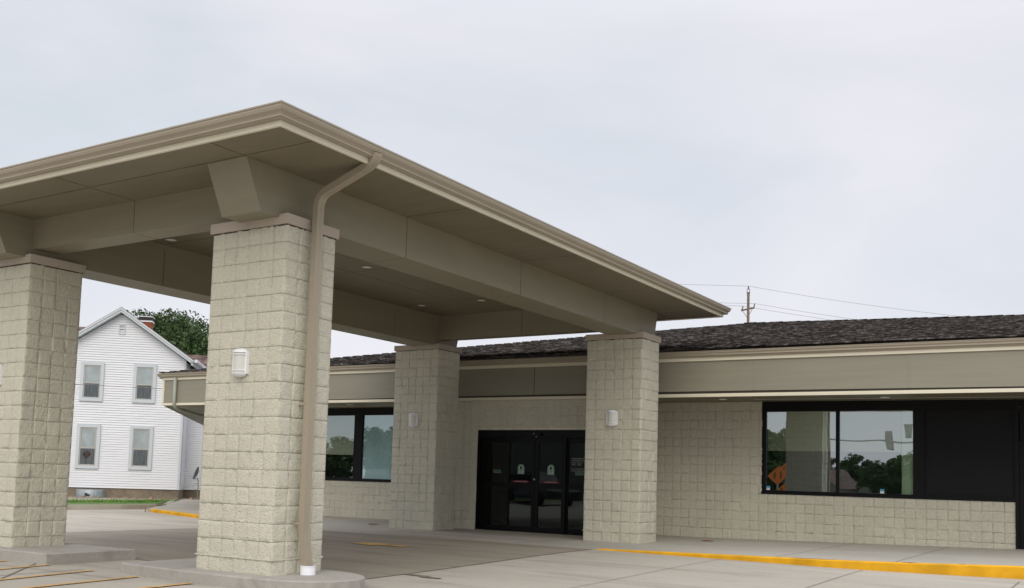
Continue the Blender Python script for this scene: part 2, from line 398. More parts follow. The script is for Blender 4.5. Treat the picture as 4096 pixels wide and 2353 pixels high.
# yellow hatching and arrow
b = MB()
for x, y1, k_ in ((-4.64,-.26,.16),(-3.79,-.20,.20),(-2.83,-.23,.20),(-1.87,-.31,.13),(-.895,-.33,.05),(-5.6,-.26,.16),(-6.5,-.26,.16)):
    y0 = -5.2; strip(b, (x-k_*(y0-y1),y0), (x,y1), .075, H, .012)
tag(b.build('parking_hatching', M_yel2), kind='structure')
b = MB()
ap = [(-3.62,5.48),(-3.02,5.30),(-2.95,5.46),(-2.38,5.42),(-2.34,5.62),(-2.93,5.62),(-2.93,5.80),(-3.3,5.68)]
b.add([(x,y,H(x,y)+.014) for x,y in ap], [(0,1,2,3,4,5,6,7)])
tag(b.build('road_arrow', M_yel2), kind='structure')
b = MB()
b.add([(x,y,S(x)+.012) for x,y in [(-18.35,13.15),(-18.1,12.9),(-20.5,15.2),(-20.75,15.45)]], [(0,1,2,3)])
tag(b.build('painted_ramp_edge', M_yel2), kind='structure')
# dark oil patches
b = MB()
M_patch = mat('damp_patch', (.24,.21,.165), .7, .2, 6)
for cx, cyy, rx, ry in ((.31,2.30,.24,.06),(.60,2.20,.19,.05)):
    n = 22; b.add([(cx+math.cos(2*PI*i/n)*rx*(1+.25*math.sin(3*i)), cyy+math.sin(2*PI*i/n)*ry*(1+.3*math.sin(2.3*i+1)), H(cx,cyy)+.009) for i in range(n)], [tuple(range(n))])
tag(b.build('damp_patches', M_patch), kind='structure')
# lawn and its kerb
LK = [(-18.55,-40),(-18.57,10.06),(-18.45,11.8),(-18.5,13.2),(-19.2,14.1),(-20.6,15.3),(-23.2,17.8),(-30,24.5)]
def LH(x, y):
    d = max(0, min(1, (-18.6-x)/9)); return .04-.19*sm(d)
b = MB(); rows = []
for (x, y) in LK:
    rows.append([(x-.15-s_, y+s_*.35 if y > 13 else y, LH(x-.15-s_, y)) for s_ in (0,.8,2,4,7,10,20,60,200)])
vs = [p for r in rows for p in r]; n = 9
b.add(vs, [(i*n+j, i*n+j+1, (i+1)*n+j+1, (i+1)*n+j) for i in range(len(rows)-1) for j in range(n-1)], smooth=True)
tag(b.build('lawn', M_lawn), kind='structure')
b = MB()
for i in range(len(LK)-2):
    p, q = Vector(LK[i]), Vector(LK[i+1]); d = (q-p).normalized(); t = Vector((-d.y,d.x))*.16
    f = lambda v, z: (v.x,v.y,z)
    h = .045 if i < 4 else max(-.03, .045-.03*(i-3))
    h2 = .045 if i+1 < 4 else max(-.03, .045-.03*(i-2))
    b.add([f(p,-.3),f(p,h),f(p+t,h),f(q,-.3),f(q,h2),f(q+t,h2)], [(0,3,4,1),(1,4,5,2)])
tag(b.build('kerb', M_kerbc, fix=False), kind='structure')

# ---------------------------------------------------------------- split-face block walls
U = .2032
def fbm(rs, n): return rs.rand(n)
def block_face(b, P0, ux, nrm, nu, zs, seed, skip=None, amp=.014, jd=.0075, double=.45, sub=6, full=True):
    """grid of block cells: P0 corner, ux unit vector along wall, nrm outward; zs course heights (bottom to top)"""
    rs = np.random.RandomState(seed)
    offs = [0,.022,.040]+[.04+.92*k/(sub-1) for k in range(1,sub-1)]+[.960,.978]
    us = []; 
    for i in range(nu): us += [(i+o)*U for o in offs]
    us.append(nu*U); us = np.array(us)
    ws = []
    nz = len(zs)-1
    for j in range(nz): ws += [zs[j]+(zs[j+1]-zs[j])*o for o in offs]
    ws.append(zs[-1]); ws = np.array(ws)
    m = len(offs); nU, nW = len(us), len(ws)
    D = np.zeros((nW, nU))
    tu = rs.randn(nz, nu)*.55; tv = rs.randn(nz, nu)*.45; tb = rs.randn(nz, nu)*.22
    for j in range(nW):
        cj = min(j//m, nz-1); oj = j-cj*m
        for i in range(nU):
            ci = min(i//m, nu-1); oi = i-ci*m
            dj = 1 if 2 <= oj <= m-1 else 0; di = 1 if 2 <= oi <= m-1 else 0
            fu = (oi/m)-.5; fv = (oj/m)-.5
            D[j,i] = amp*(.55+tb[cj,ci]+tu[cj,ci]*fu+tv[cj,ci]*fv)+amp*.17*rs.randn()
            vj = (i % m == 0)
            score = ((ci*7+cj*13+seed) % 5 == 0)
            if j % m == 0: D[j,i] = -jd
            elif vj: D[j,i] = -jd*(.5 if score else .9)
            elif oj in (1,m-1) or oi in (1,m-1): D[j,i] = D[j,i]*.75
    return us, ws, D, m
def add_sheet(b, P, nU, nW, mi=0, skipf=None, smooth=True):
    base = len(b.v); b.v += P
    for j in range(nW-1):
        for i in range(nU-1):
            if skipf and skipf(i, j): continue
            k = base+j*nU+i; b.f.append([k,k+1,k+nU+1,k+nU]); b.m.append(mi); b.sm.append(smooth)
def wall(b, x0, nu, y, zs, seed, holes=(), amp=.014, nrm=(0,-1), ux=(1,0)):
    us, ws, D, m = block_face(b, None, None, None, nu, zs, seed, amp=amp)
    P = []
    for j in range(len(ws)):
        for i in range(len(us)):
            P.append((x0+ux[0]*us[i]+nrm[0]*D[j,i], y+ux[1]*us[i]+nrm[1]*D[j,i], float(ws[j])))
    def sk(i, j):
        uu = (us[i]+us[i+1])/2; zz = (ws[j]+ws[j+1])/2
        return any(a < uu < c and d < zz < e_ for a, c, d, e_ in holes)
    add_sheet(b, P, len(us), len(ws), skipf=sk)
def column_mesh(seed, zbot):
    """continuous block shaft, 6 x 4 units, corner at origin going -x and +y"""
    nper = 20; zs = [zbot]+[(20-j)*U for j in range(19,0,-1)]+[4.064]
    us, ws, D, m = block_face(None, None, None, None, nper, zs, seed)
    b = MB(); nU = len(us)-1
    def pt(s_):
        W, Dp = 6*U, 4*U
        if s_ < W: return Vector((-W+s_,0)), Vector((0,-1))
        s_ -= W
        if s_ < Dp: return Vector((0,s_)), Vector((1,0))
        s_ -= Dp
        if s_ < W: return Vector((-s_,Dp)), Vector((0,1))
        s_ -= W; return Vector((-W,Dp-s_)), Vector((-1,0))
    corners = {0:(-1,-1), 6*m:(1,-1), 10*m:(1,1), 16*m:(-1,1)}
    P = []
    for j in range(len(ws)):
        for i in range(nU):
            p, n_ = pt(us[i]); d = D[j,i]
            if i in corners:
                n_ = Vector(corners[i]); d = .004 if j % m else -.006
            P.append((p.x+n_.x*d, p.y+n_.y*d, float(ws[j])))
    b.v = P
    for j in range(len(ws)-1):
        for i in range(nU):
            k = j*nU; i2 = (i+1) % nU; b.f.append([k+i,k+i2,k+nU+i2,k+nU+i]); b.m.append(0); b.sm.append(True)
    # weep course line
    z = U+.002
    b.box(-6*U-.018,.018,-.020,4*U+.018,z-.006,z+.009)
    return b

# ---------------------------------------------------------------- entrance canopy
A, DD = 4.9929, 9.8188
SOF, CEI, BB = 4.71, 4.83, 4.152
X0, X1, Y0, Y1 = -7.23, 1.03, -1.185, 11.58
canopy = empty('entrance_canopy', (-3.1, 5.2, 0), 0, 'large taupe drive-through entrance canopy on four split-face block columns', 'canopy')
# soffit panels, seams between are real gaps over a dark backing
b = MB(); g = .010
xl, xr, yf, yb = -5.73, -.1, .07, 10.2      # beam ring outer lines
xj = [X0, -6.10, -5.73+.0]; 
def pan(x0,x1,y0,y1,z): b.box(x0+g,x1-g,y0+g,y1-g,z,z+.02)
ysj = [Y0,-.61,2.30,5.30,8.28,10.775,Y1]
for i in range(len(ysj)-1):
    pan(-.1,X1-.01,ysj[i],ysj[i+1],SOF)            # right overhang
    pan(X0+.01,-5.7,ysj[i],ysj[i+1],SOF)           # left overhang
for (a, c) in ((-5.7,-2.86),(-2.86,-.1)):
    pan(a,c,Y0,-.61,SOF); pan(a,c,-.61,.12,SOF); pan(a,c,10.15,10.775,SOF); pan(a,c,10.775,Y1,SOF)
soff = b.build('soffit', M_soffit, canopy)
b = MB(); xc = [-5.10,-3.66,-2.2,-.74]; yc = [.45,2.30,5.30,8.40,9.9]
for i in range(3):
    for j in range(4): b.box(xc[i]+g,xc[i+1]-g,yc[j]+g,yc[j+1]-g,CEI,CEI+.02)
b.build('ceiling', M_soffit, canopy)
b = MB(); b.box(X0+.02,X1-.02,Y0+.02,Y1-.02,CEI+.022,CEI+.04)
b.box(X0+.02,-5.7,Y0+.02,Y1-.02,SOF+.021,SOF+.035); b.box(-.12,X1-.02,Y0+.02,Y1-.02,SOF+.021,SOF+.035)
b.box(-5.7,-.12,Y0+.02,.12,SOF+.021,SOF+.035); b.box(-5.7,-.12,10.15,Y1-.02,SOF+.021,SOF+.035)
b.build('seam_backing', M_seam, canopy)
# beams
def ybeam(xa, xb):
    b = MB()
    js = [-.59, 2.34, 5.33, 8.33, 10.78]
    for i in range(4):
        g0 = .006 if i else 0; g1 = .006 if i < 3 else 0
        yb0 = (-.32 if i == 0 else js[i]+g0); yt0 = (-.59 if i == 0 else js[i]+g0)
        yb1 = (10.63 if i == 3 else js[i+1]-g1); yt1 = (10.78 if i == 3 else js[i+1]-g1)
        b.hexa([(xa,yb0,BB),(xb,yb0,BB),(xb,yb1,BB),(xa,yb1,BB)], [(xa,yt0,SOF+.03),(xb,yt0,SOF+.03),(xb,yt1,SOF+.03),(xa,yt1,SOF+.03)])
    b.box(xa+.01,xb-.01,2.0,8.6,BB+.01,CEI+.02,1)
    b.box(xa if xa > -2 else xb-.02, xa+.02 if xa > -2 else xb, .4,9.95,SOF+.03,CEI+.02)
    return b
ybeam(-.74,-.10).build('beam', [M_beam,M_seam], canopy)
ybeam(-5.73,-5.09).build('beam', [M_beam,M_seam], canopy)
def xbeam(ya, yb_, bot):
    b = MB(); xsj = [-5.09,-2.87,-.74]
    for i in range(2): b.box(xsj[i]+(.006 if i else 0),xsj[i+1]-(0 if i else .006),ya,yb_,bot,CEI+.02)
    b.box(-5.0,-.8,ya+.01,yb_-.01,bot+.01,CEI+.02,1)
    return b
xbeam(.07,.45,4.28).build('beam', [M_beam,M_seam], canopy)
xbeam(9.9,10.2,4.29).build('beam', [M_beam,M_seam], canopy)
# perimeter trim + gutter, mitred
def ring(b, prof, mi=0):
    """prof: list of (outset, z)"""
    rr = []
    for o_, z in prof: rr.append([(X0-o_,Y0-o_,z),(X1+o_,Y0-o_,z),(X1+o_,Y1+o_,z),(X0-o_,Y1+o_,z)])
    vs = [v for r in rr for v in r]; fs = []
    for i in range(len(rr)-1):
        for k in range(4): fs.append((i*4+k, i*4+(k+1)%4, (i+1)*4+(k+1)%4, (i+1)*4+k))
    b.add(vs, fs, mi)
b = MB(); ring(b, [(-.04,4.70),(-.035,4.682),(.0,4.682),(.0,4.738)]); b.build('drip_trim', M_cream, canopy)
b = MB(); ring(b, [(-.02,4.738),(.052,4.742),(.066,4.746),(.080,4.752),(.080,4.764),(.068,4.770),(.078,4.788),(.105,4.81),(.118,4.838),(.118,4.858),(.128,4.860),(.128,4.872),(.10,4.872),(.10,4.82),(-.05,4.82)])
b.build('gutter', M_gutter, canopy)
b = MB(); ring(b, [(.128,4.8725),(.131,4.8725),(.131,4.881),(.10,4.881)]); b.build('drip_edge', M_galvl, canopy)  # thin metal edge; its pale colour paints the highlight along the gutter top
b = MB(); ring(b, [(.098,4.878),(-.3,4.90),(-2.0,5.02),(-4.1,5.16)]); b.build('roof', M_shin, canopy)
# columns
def cap_mesh(x, y):
    b = MB(); e = .035; W, Dp = 6*U, 4*U
    g = .002
    b.box(x-W-e, x-W/2-g, y-e, y+Dp/2-g, 4.066, 4.184); b.box(x-W/2+g, x+e, y-e, y+Dp/2-g, 4.066, 4.184)
    b.box(x-W-e, x-W/2-g, y+Dp/2+g, y+Dp+e, 4.066, 4.184); b.box(x-W/2+g, x+e, y+Dp/2+g, y+Dp+e, 4.066, 4.184)
    return b
def column(x, y, seed, zb, label):
    b = column_mesh(seed, zb)
    b.v = [(v[0]+x, v[1]+y, v[2]) for v in b.v]
    c = b.build('column', M_block, canopy); c['label'] = label
    cap_mesh(x,y).build('cap', M_cap, c)
    f = MB(); f.box(x-6*U-.008,x+.008,y-.008,y+4*U+.008,4.050,4.068); f.build('flashing', M_seam, c)
column(0,0,1,.02,'nearest column with the downspout on its side'); column(-A,0,2,.03,'column cut by the left edge of the photo')
column(0,DD,3,-.02,'column to the right of the entrance doors'); column(-A,DD,4,-.02,'column to the left of the entrance doors')
# downspout
b = MB()
def arc(p0, p1, p2, n=7):   # quadratic bend
    p0, p1, p2 = map(Vector, (p0,p1,p2)); return [((1-t)**2)*p0+2*t*(1-t)*p1+t*t*p2 for t in [i/n for i in range(n+1)]]
px_, py_ = .125, .37
path = [(.16,.42,.09),(.125,.375,.55)]+[(px_,py_,z) for z in (.60,1.9,3.2,4.28)]+arc((px_,py_,4.30),(px_,py_,4.46),(px_+.14,py_-.02,4.50))+arc((.93,.25,4.66),(1.10,.22,4.69),(1.115,.215,4.80))
path = [Vector(p) for p in path]
# rectangular ribbed pipe
def ribpipe(path, w, d):
    b = MB(); prof = [(-1,-1),(-.45,-1),(-.4,-.9),(-.1,-.9),(-.05,-1),(.05,-1),(.1,-.9),(.4,-.9),(.45,-1),(1,-1),(1,1),(-1,1)]
    rings = []
    for i, p in enumerate(path):
        a = path[min(i+1,len(path)-1)]-path[max(i-1,0)]; a.normalize()
        u_ = Vector((0,1,0)); u_ = (u_-a*u_.dot(a)).normalized(); n_ = a.cross(u_)   # width along y
        if n_.x > 0: n_ = -n_
        rings.append([p+u_*q[0]*w/2-n_*(-q[1])*d/2*1 for q in prof])
    m = len(prof); vs = [v for r in rings for v in r]
    b.add(vs, [(i*m+k, i*m+(k+1)%m, (i+1)*m+(k+1)%m, (i+1)*m+k) for i in range(len(rings)-1) for k in range(m)]+[tuple(range(m))])
    return b
dso = ribpipe(path, .108, .078).build('downspout', M_gutter, canopy, fix=True)
b = MB()
for pts_ in (arc((px_,py_,4.30),(px_,py_,4.46),(px_+.14,py_-.02,4.50),9), arc((.93,.25,4.66),(1.10,.22,4.69),(1.115,.215,4.80),9)):
    for p in pts_[1:-1:1]:
        b.box(p.x-.038,p.x+.038,p.y-.053,p.y+.053,p.z-.003,p.z+.003)
b.pieces('elbow_crimp', M_gutter, dso)
b = MB()
for z in (.62,2.0): b.box(.01,.120,.312,.317,z-.014,z+.014); b.box(.01,.120,.423,.428,z-.014,z+.014)
b.pieces('strap', M_gutter, dso)
b = MB(); n = 28; cx, cyy = .165,.425; vs = []
for r_, z in ((.088,.02),(.088,.128),(.094,.130),(.094,.139),(.080,.139),(.078,.06)): vs += [(cx+r_*math.cos(2*PI*k/n), cyy+r_*math.sin(2*PI*k/n), z) for k in range(n)]
b.add(vs, [(i*n+k, i*n+(k+1)%n, (i+1)*n+(k+1)%n, (i+1)*n+k) for i in range(5) for k in range(n)], smooth=False)
b.build('drain_collar', M_pvc, dso)

# recessed ceiling lights
def downlight(x, y, z, label, r=.085, grp='recessed lights in the canopy ceiling', bright=M_chrome):
    t = empty('recessed_light', (x,y,z), 0, label, 'ceiling light', grp)
    b = MB(); n = 24; vs = []
    for rr, zz in ((r+.022,-.002),(r+.022,-.010),(r,-.012),(r*.98,-.004)): vs += [(rr*math.cos(2*PI*k/n), rr*math.sin(2*PI*k/n), zz) for k in range(n)]
    b.add(vs, [(i*n+k, i*n+(k+1)%n, (i+1)*n+(k+1)%n, (i+1)*n+k) for i in range(3) for k in range(n)], smooth=False)
    b.build('trim_ring', M_white if bright is not M_chrome else M_panel, t, local=True)
    b = MB(); b.disc((0,0,-.0035), r, n); b.build('lens', bright, t, local=True)
    return t
nm = ['recessed light between the left column and the nearest column', 'recessed light in the canopy ceiling just right of the nearest column',
      'recessed light in the canopy ceiling closest to the right beam', 'recessed light in the canopy ceiling above the column left of the doors',
      'recessed light hidden behind the nearest column shaft', 'recessed light hidden behind the cap of the nearest column']
for (x, y), l_ in zip([(-4.66,2.11),(-3.11,5.05),(-3.05,8.58),(-4.59,8.6),(-4.63,5.1),(-3.08,2.1)], nm): downlight(x,y,CEI,l_)

# wall lamps
def wall_lamp(x, y, z, label, w=.215, h=.345, d=.105):
    t = empty('wall_lamp', (x,y,z), 0, label, 'wall lamp', 'white half-round wall lamps on the canopy columns')
    def half(rx, rd, z0, z1, mi=0, n=16, dome=0):
        b = MB(); vs = []
        levels = [(1,z0),(1,z1)]
        if dome: levels = [(1,z0)]+[(math.cos(a), z0+(z1-z0)*math.sin(a)) for a in [PI/2*k/5 for k in range(1,6)]]
        for s_, zz in levels: vs += [(rx*s_*math.cos(PI+PI*k/n), rd*s_*math.sin(PI+PI*k/n), zz) for k in range(n+1)]
        m_ = n+1; b.add(vs, [(i*m_+k, i*m_+k+1, (i+1)*m_+k+1, (i+1)*m_+k) for i in range(len(levels)-1) for k in range(n)]+[tuple(range(m_-1,-1,-1)), tuple(range((len(levels)-1)*m_, len(levels)*m_))], smooth=False)
        return b
    b = MB(); b.box(-w/2-.010,w/2+.010,-.03,.02,-h/2+.04,h/2-.04); b.build('back_plate', M_white, t, local=True)
    half(w/2-.016, d-.016, -h/2+.045, h/2-.045).build('lens', M_lens, t, local=True)
    half(w/2, d, h/2-.055, h/2, dome=1).build('hood', M_white, t, local=True)
    b = half(w/2, d, -h/2+.055, -h/2, dome=1); b.build('bowl', M_white, t, local=True, fix=True)
    bb = MB()
    for zz in (h/2-.083, -h/2+.073):
        q = half(w/2-.002, d-.004, zz, zz+.010); bb.add(q.v, q.f)
    bb.pieces('band', M_white, t, local=True)
    return t
wall_lamp(-.62,-.016,2.465,'white wall lamp on the front of the nearest column')
wall_lamp(-A-.62,-.016,2.465,'white wall lamp cut by the left edge of the photo')
wall_lamp(-.62,DD-.016,2.465,'white wall lamp on the column right of the doors')
wall_lamp(-A-.62,DD-.016,2.465,'white wall lamp on the column left of the doors')

# ---------------------------------------------------------------- clinic building
YF, YE, YW = 11.22, 11.30, 13.40
SL = .198
clinic = empty('clinic_building', (-3.3, 13.4, 0), 0, 'low clinic with split-face block walls, taupe fascia and dark shingle roof', 'building')
zc = [ -.1 ]+[round(1.03-U*k,4) for k in range(4,-1,-1)]
zs = zc+[1.03+U*k for k in range(1,11)]+[3.075]
# right recess wall: from return (-1.4) to door frame (6.29), window opening 1.28..end above 1.03
b = MB(); nR = 38; xs0 = 6.29-nR*U
wall(b, xs0, nR, YW, zs, 11, holes=[(1.283-xs0, 99, 1.031, 9)])
b.build('wall', M_block, clinic)['label'] = 'recessed block wall right of the entrance'
b = MB(); nL = 44; xl0 = -14.95
wall(b, xl0, nL, YW, zs, 12, holes=[(1.6, 7.13, 1.031, 9)])
b.build('wall', M_block, clinic)['label'] = 'recessed block wall left of the entrance'
# entrance block
b = MB(); ze = [-.1]+[.1+U*k for k in range(15)]+[3.07]
ze = [-.1]+[round(U*k-.0,4) for k in range(1,15)]+[3.07]
nE = 24; xe0 = -6.27
wall(b, xe0, nE, YE, ze, 13, holes=[(-4.862-xe0, -1.71-xe0, -1, 2.336)], amp=.008)
for x_, sx_ in ((xe0,-1),(xe0+nE*U,1)):
    wall(b, x_, 11, YE if sx_ > 0 else YE+11*U, ze, 14, nrm=(sx_,0), ux=(0,1 if sx_ > 0 else -1), amp=.008)
b.build('entrance_wall', M_block, clinic)
# reveals around opening tops (plain)
b = MB(); b.box(-4.862,-1.71,YE-.004,YE+.25,2.333,2.36); b.build('door_lintel', M_cream, clinic)
# hidden structure: rear walls closing the volume
b = MB(); b.box(-14.9,15.9,25,25.2,-.2,3.2); b.box(15.7,15.9,13.6,25,-.2,3.2); b.box(-14.95,-14.75,13.5,25,-.2,3.2)
b.build('rear_wall', M_room, clinic)
b = MB(); b.box(-14.7,15.7,16.0,16.1,-.1,3.05); b.box(-14.7,15.7,11.8,16.0,-.09,-.02); b.build('interior_wall', M_room, clinic)
def drop(x): return -.0075*max(0, x)
def long_box(b, x0, x1, y0, y1, z0, z1, mi=0):
    b.hexa([(x0,y0,z0+drop(x0)),(x1,y0,z0+drop(x1)),(x1,y1,z0+drop(x1)),(x0,y1,z0+drop(x0))],
           [(x0,y0,z1+drop(x0)),(x1,y0,z1+drop(x1)),(x1,y1,z1+drop(x1)),(x0,y1,z1+drop(x0))], mi)
XR = 16.0
jo = [-16.03,-15.55,-12.3,-9.75,-6.3,-3.305,-1.08,1.833,4.749,7.67,10.6,13.5,XR]
b = MB()
for i in range(len(jo)-1): long_box(b, jo[i]+.008, jo[i+1]-.008, YF, YF+.05, 3.115, 3.84)
long_box(b, -16.02, XR, YF+.02, YF+.07, 3.10, 3.86, 1)
for x in (1.833,4.749,7.67): long_box(b, x-.02,x+.02,YF-.006,YF+.02,3.118,3.80,0)
b.build('fascia_panel', [M_panel,M_seam], clinic)
b = MB()
long_box(b, -16.06, XR, YF-.018, YF+.05, 3.052, 3.105); long_box(b, -16.06, XR, YF-.012, YF+.05, 3.105, 3.117)
b.build('fascia_bottom_trim', M_cream, clinic)
b = MB(); long_box(b, -16.06, XR, YF-.03, YF+.05, 3.795, 3.865); b.box(-16.06,-15.98,YF-.022,YF+.05,3.118,3.795); b.build('fascia_top_trim', M_cream, clinic)
def run_prof(b, prof, x0, x1, mi=0, d=drop):
    n = len(prof); b.add([(x0,p[0],p[1]+d(x0)) for p in prof]+[(x1,p[0],p[1]+d(x1)) for p in prof],
        [(i,i+n,(i+1)%n+n,(i+1)%n) for i in range(n)]+[tuple(range(n)), tuple(range(2*n-1,n-1,-1))], mi)
b = MB(); gp = [(YF-.02,3.866),(YF-.062,3.868),(YF-.070,3.88),(YF-.075,3.905),(YF-.10,3.93),(YF-.122,3.955),(YF-.122,3.978),(YF-.132,3.98),(YF-.132,3.99),(YF-.10,3.99),(YF-.10,3.90),(YF-.02,3.90)]
run_prof(b, gp, -16.19, XR)
o = b.build('gutter', M_gutter, clinic, fix=True)
# angled left side of the eaves
b = MB(); q0, q1 = Vector((-16.04,YF)), Vector((-24.7,20.2)); dd_ = (q1-q0).normalized(); tn = Vector((dd_.y,-dd_.x))
def seg(b, z0, z1, o0, o1, mi=0):
    a = [q0+tn*o0, q1+tn*o0, q1+tn*o1, q0+tn*o1]; b.prism([(p.x,p.y) for p in a], z0, z1, mi)
seg(b,3.055,3.86,0,.05); b.build('side_fascia', M_panel, clinic, fix=True)
b = MB(); seg(b,3.87,3.99,-.13,.02); b.build('side_gutter', M_gutter, clinic, fix=True)
# soffit
b = MB(); g = .007
def sbox(x0,x1,y0,y1): long_box(b, x0+g,x1-g,y0+g,y1-g,3.068,3.085)
xs_ = [-16,-12.9,-9.7,-6.27]
for i in range(3): sbox(xs_[i],xs_[i+1],YF+.05,12.3); sbox(xs_[i],xs_[i+1],12.3,13.44)
b.prism([(-16.02,YF+.06),(-16.0+.0,13.44),(-15.0,13.6),(-21.9,20.9),(-24.6,20.2)], 3.068, 3.085)
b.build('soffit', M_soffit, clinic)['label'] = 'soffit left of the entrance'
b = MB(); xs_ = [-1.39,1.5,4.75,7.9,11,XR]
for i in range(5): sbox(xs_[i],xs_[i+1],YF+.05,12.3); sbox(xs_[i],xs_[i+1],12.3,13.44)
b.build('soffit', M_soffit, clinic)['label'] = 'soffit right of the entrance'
b = MB(); long_box(b, -16, -6.27, YF+.05, 13.5, 3.0865, 3.10); long_box(b, -1.39, XR, YF+.05, 13.5, 3.0865, 3.10)
for k in range(1,7):   # seams across the wide side soffit
    p = q0+dd_*(k*1.8)-Vector((0,0)); b.box(p.x+.3,p.x+.312,p.y,p.y+1.6,3.064,3.0665) if k < 6 else None
b.pieces('soffit_backing', M_seam, clinic)
b = MB()   # perforated vent strip
long_box(b, 1.3, XR, 12.80, 12.85, 3.0655, 3.0675); long_box(b, -16, -6.3, 12.80, 12.85, 3.0655, 3.0675)
b.pieces('vent_strip', M_white, clinic)
b = MB(); wl = [(-14.95,13.42),(-21.9,20.9)]; b.prism([(-14.95,13.42),(-14.75,13.55),(-21.7,21.0),(-21.9,20.9)], -.2, 3.07); b.build('side_wall', M_block, clinic, fix=True)
# round downspout at the left end
b = MB(); zz = 3.75
b.tube([(-15.45,YF-.06,3.86),(-15.45,YF-.06,3.10)]+[tuple(p) for p in arc((-15.45,YF-.06,3.08),(-15.45,YF-.03,2.96),(-15.48,YF+.2,2.93))]+[(-15.9,13.3,2.72),(-16.6,15.8,2.66)], .05, 12)
b.build('round_downspout', M_ppipe, clinic)
b = MB(); b.tube([tuple(p) for p in arc((-23.4,19.2,3.03),(-23.4,19.2,2.72),(-22.7,19.4,2.68))]+[(-21.6,19.8,2.55)], .055, 12); b.build('rear_downspout', M_ppipe, clinic)

# roof: shingle courses as thin steps
def zridge(x): return 6.655-.030*(x+2.8)
def roofz(x, y):
    # front plane, ridge height varies gently with x as measured
    t = (y-11.15)/(24.41-11.15); return 4.005+drop(x)*(1-t)+t*((zridge(x) if x > -2.8 else 6.655)-4.005)
b = MB(); rnd = random.Random(5)
ny_ = 94
for j in range(ny_):
    ya = 11.13+(24.41-11.13)*j/ny_; yb2 = 11.13+(24.41-11.13)*(j+1)/ny_
    xa = -16.08+max(0,(ya-11.15)); xx = xa
    while xx < XR:
        xn = min(XR, xx+rnd.uniform(.25,.8)*(1 if xx < 9 else 4)); lift = rnd.choice([.002,.008,.014,.018]); 
        z00, z10 = roofz(xx,ya)+lift+.008, roofz(xn,ya)+lift+.008; z01, z11 = roofz(xx,yb2)+.002, roofz(xn,yb2)+.002
        b.add([(xx,ya-.01,z00),(xn,ya-.01,z10),(xn,yb2,z11),(xx,yb2,z01),(xx,ya-.01,z00-.022),(xn,ya-.01,z10-.022)], [(0,1,2,3),(4,5,1,0)])
        xx = xn
roof = b.build('roof', M_shin, clinic)
b = MB()
xx = -2.9
while xx < XR: b.box(xx,xx+.42,24.30,24.52,zridge(xx)-.01,zridge(xx)+.022+rnd.uniform(0,.012)); xx += .30
s_ = 0
while s_ < 13.2:
    x, y = -16.05+s_, 11.17+s_; z = roofz(x+.01,y)
    b.box(x-.10,x+.16,y-.06,y+.2,z,z+.022+rnd.uniform(0,.012)); s_ += .21
b.build('ridge_shingles', M_shin, roof)
# other roof planes
b = MB()
b.add([(-16.08,11.17,4.0),(-2.8,24.41,6.65),(-2.8,25.5,6.4),(-24.9,20.3,4.0),(-22,25.5,4.0)], [(0,1,2),(0,2,4,3)])
b.add([(-2.8,24.41,6.65),(XR,24.41,zridge(XR)),(XR,36,4),(-16,36,4)], [(0,1,2,3)])
b.add([(-22,25.5,4.0),(-2.8,25.5,6.4),(-2.8,24.41,6.65),(-16,36,4)], [(0,1,2,3)])
b.build('rear_roof', M_shin, clinic)

GT = .028      # the panes sit very slightly out of plane
# windows ------------------------------------------------------
def frame_rect(b, x0, x1, z0, z1, w, y0, y1):
    b.box(x0,x1,y0,y1,z1-w,z1); b.box(x0,x1,y0,y1,z0,z0+w); b.box(x0,x0+w,y0,y1,z0+w,z1-w); b.box(x1-w,x1,y0,y1,z0+w,z1-w)
# right window wall
b = MB(); y0, y1 = YW-.01, YW+.11
b.box(1.283,6.288,YW-.012,y1,2.835,3.070)                 # header
b.box(1.283,6.288,YW-.030,y1,1.028,1.082)                 # sill
b.box(1.283,6.288,YW-.008,y1,1.082,1.110)
b.box(1.283,1.378,y0,y1,1.110,2.835); b.box(2.882,2.952,y0,y1,1.110,2.835); b.box(4.425,4.645,y0,y1,1.110,2.835)
b.box(6.27,6.288,y0,y1,1.11,2.835)
win = b.build('window', M_black, clinic); win['label'] = 'wide black-framed window right of the entrance'
for x0, x1 in ((1.378,2.882),(2.952,4.425)):
    p = MB(); p.add([(x0,YW+.030,1.110),(x1,YW+.030+GT*(x1-x0),1.110),(x1,YW+.030+GT*(x1-x0),2.835),(x0,YW+.030,2.835)], [(0,1,2,3)]); p.build('pane', M_glass, win)
p = MB(); p.box(1.38,2.88,YW+.10,YW+.105,1.983,2.84); p.box(1.38,2.88,YW+.096,YW+.112,1.975,1.99); p.build('blind', M_blind, win)
p = MB(); p.box(2.955,4.175,YW+.10,YW+.105,1.983,2.84); p.box(2.955,4.175,YW+.096,YW+.112,1.975,1.99); p.build('blind', M_blind, win)
p = MB(); p.box(4.19,4.42,YW+.085,YW+.09,1.11,2.84); p.build('interior_strip', M_grn, win)  # pale interior strip added behind the lighter right end of the pane
for x in (1.385,3.775):
    p = MB(); p.box(x,x+.075,YW+.026,YW+.030,1.115,1.205); q = MB(); st = p.build('sticker', M_white, win)
    q.box(x,x+.075,YW+.022,YW+.026,1.165,1.205); q.box(x+.02,x+.05,YW+.022,YW+.026,1.15,1.16); q.build('sticker_print', M_blu, win)
for x in (1.39,3.98):
    p = MB(); p.box(x,x+.14,YW+.092,YW+.095,2.0,2.03); p.build('blind_tag', M_white, win)
    p = MB(); p.box(x+.008,x+.045,YW+.089,YW+.092,2.004,2.026); p.build('blind_tag_print', M_red, win)
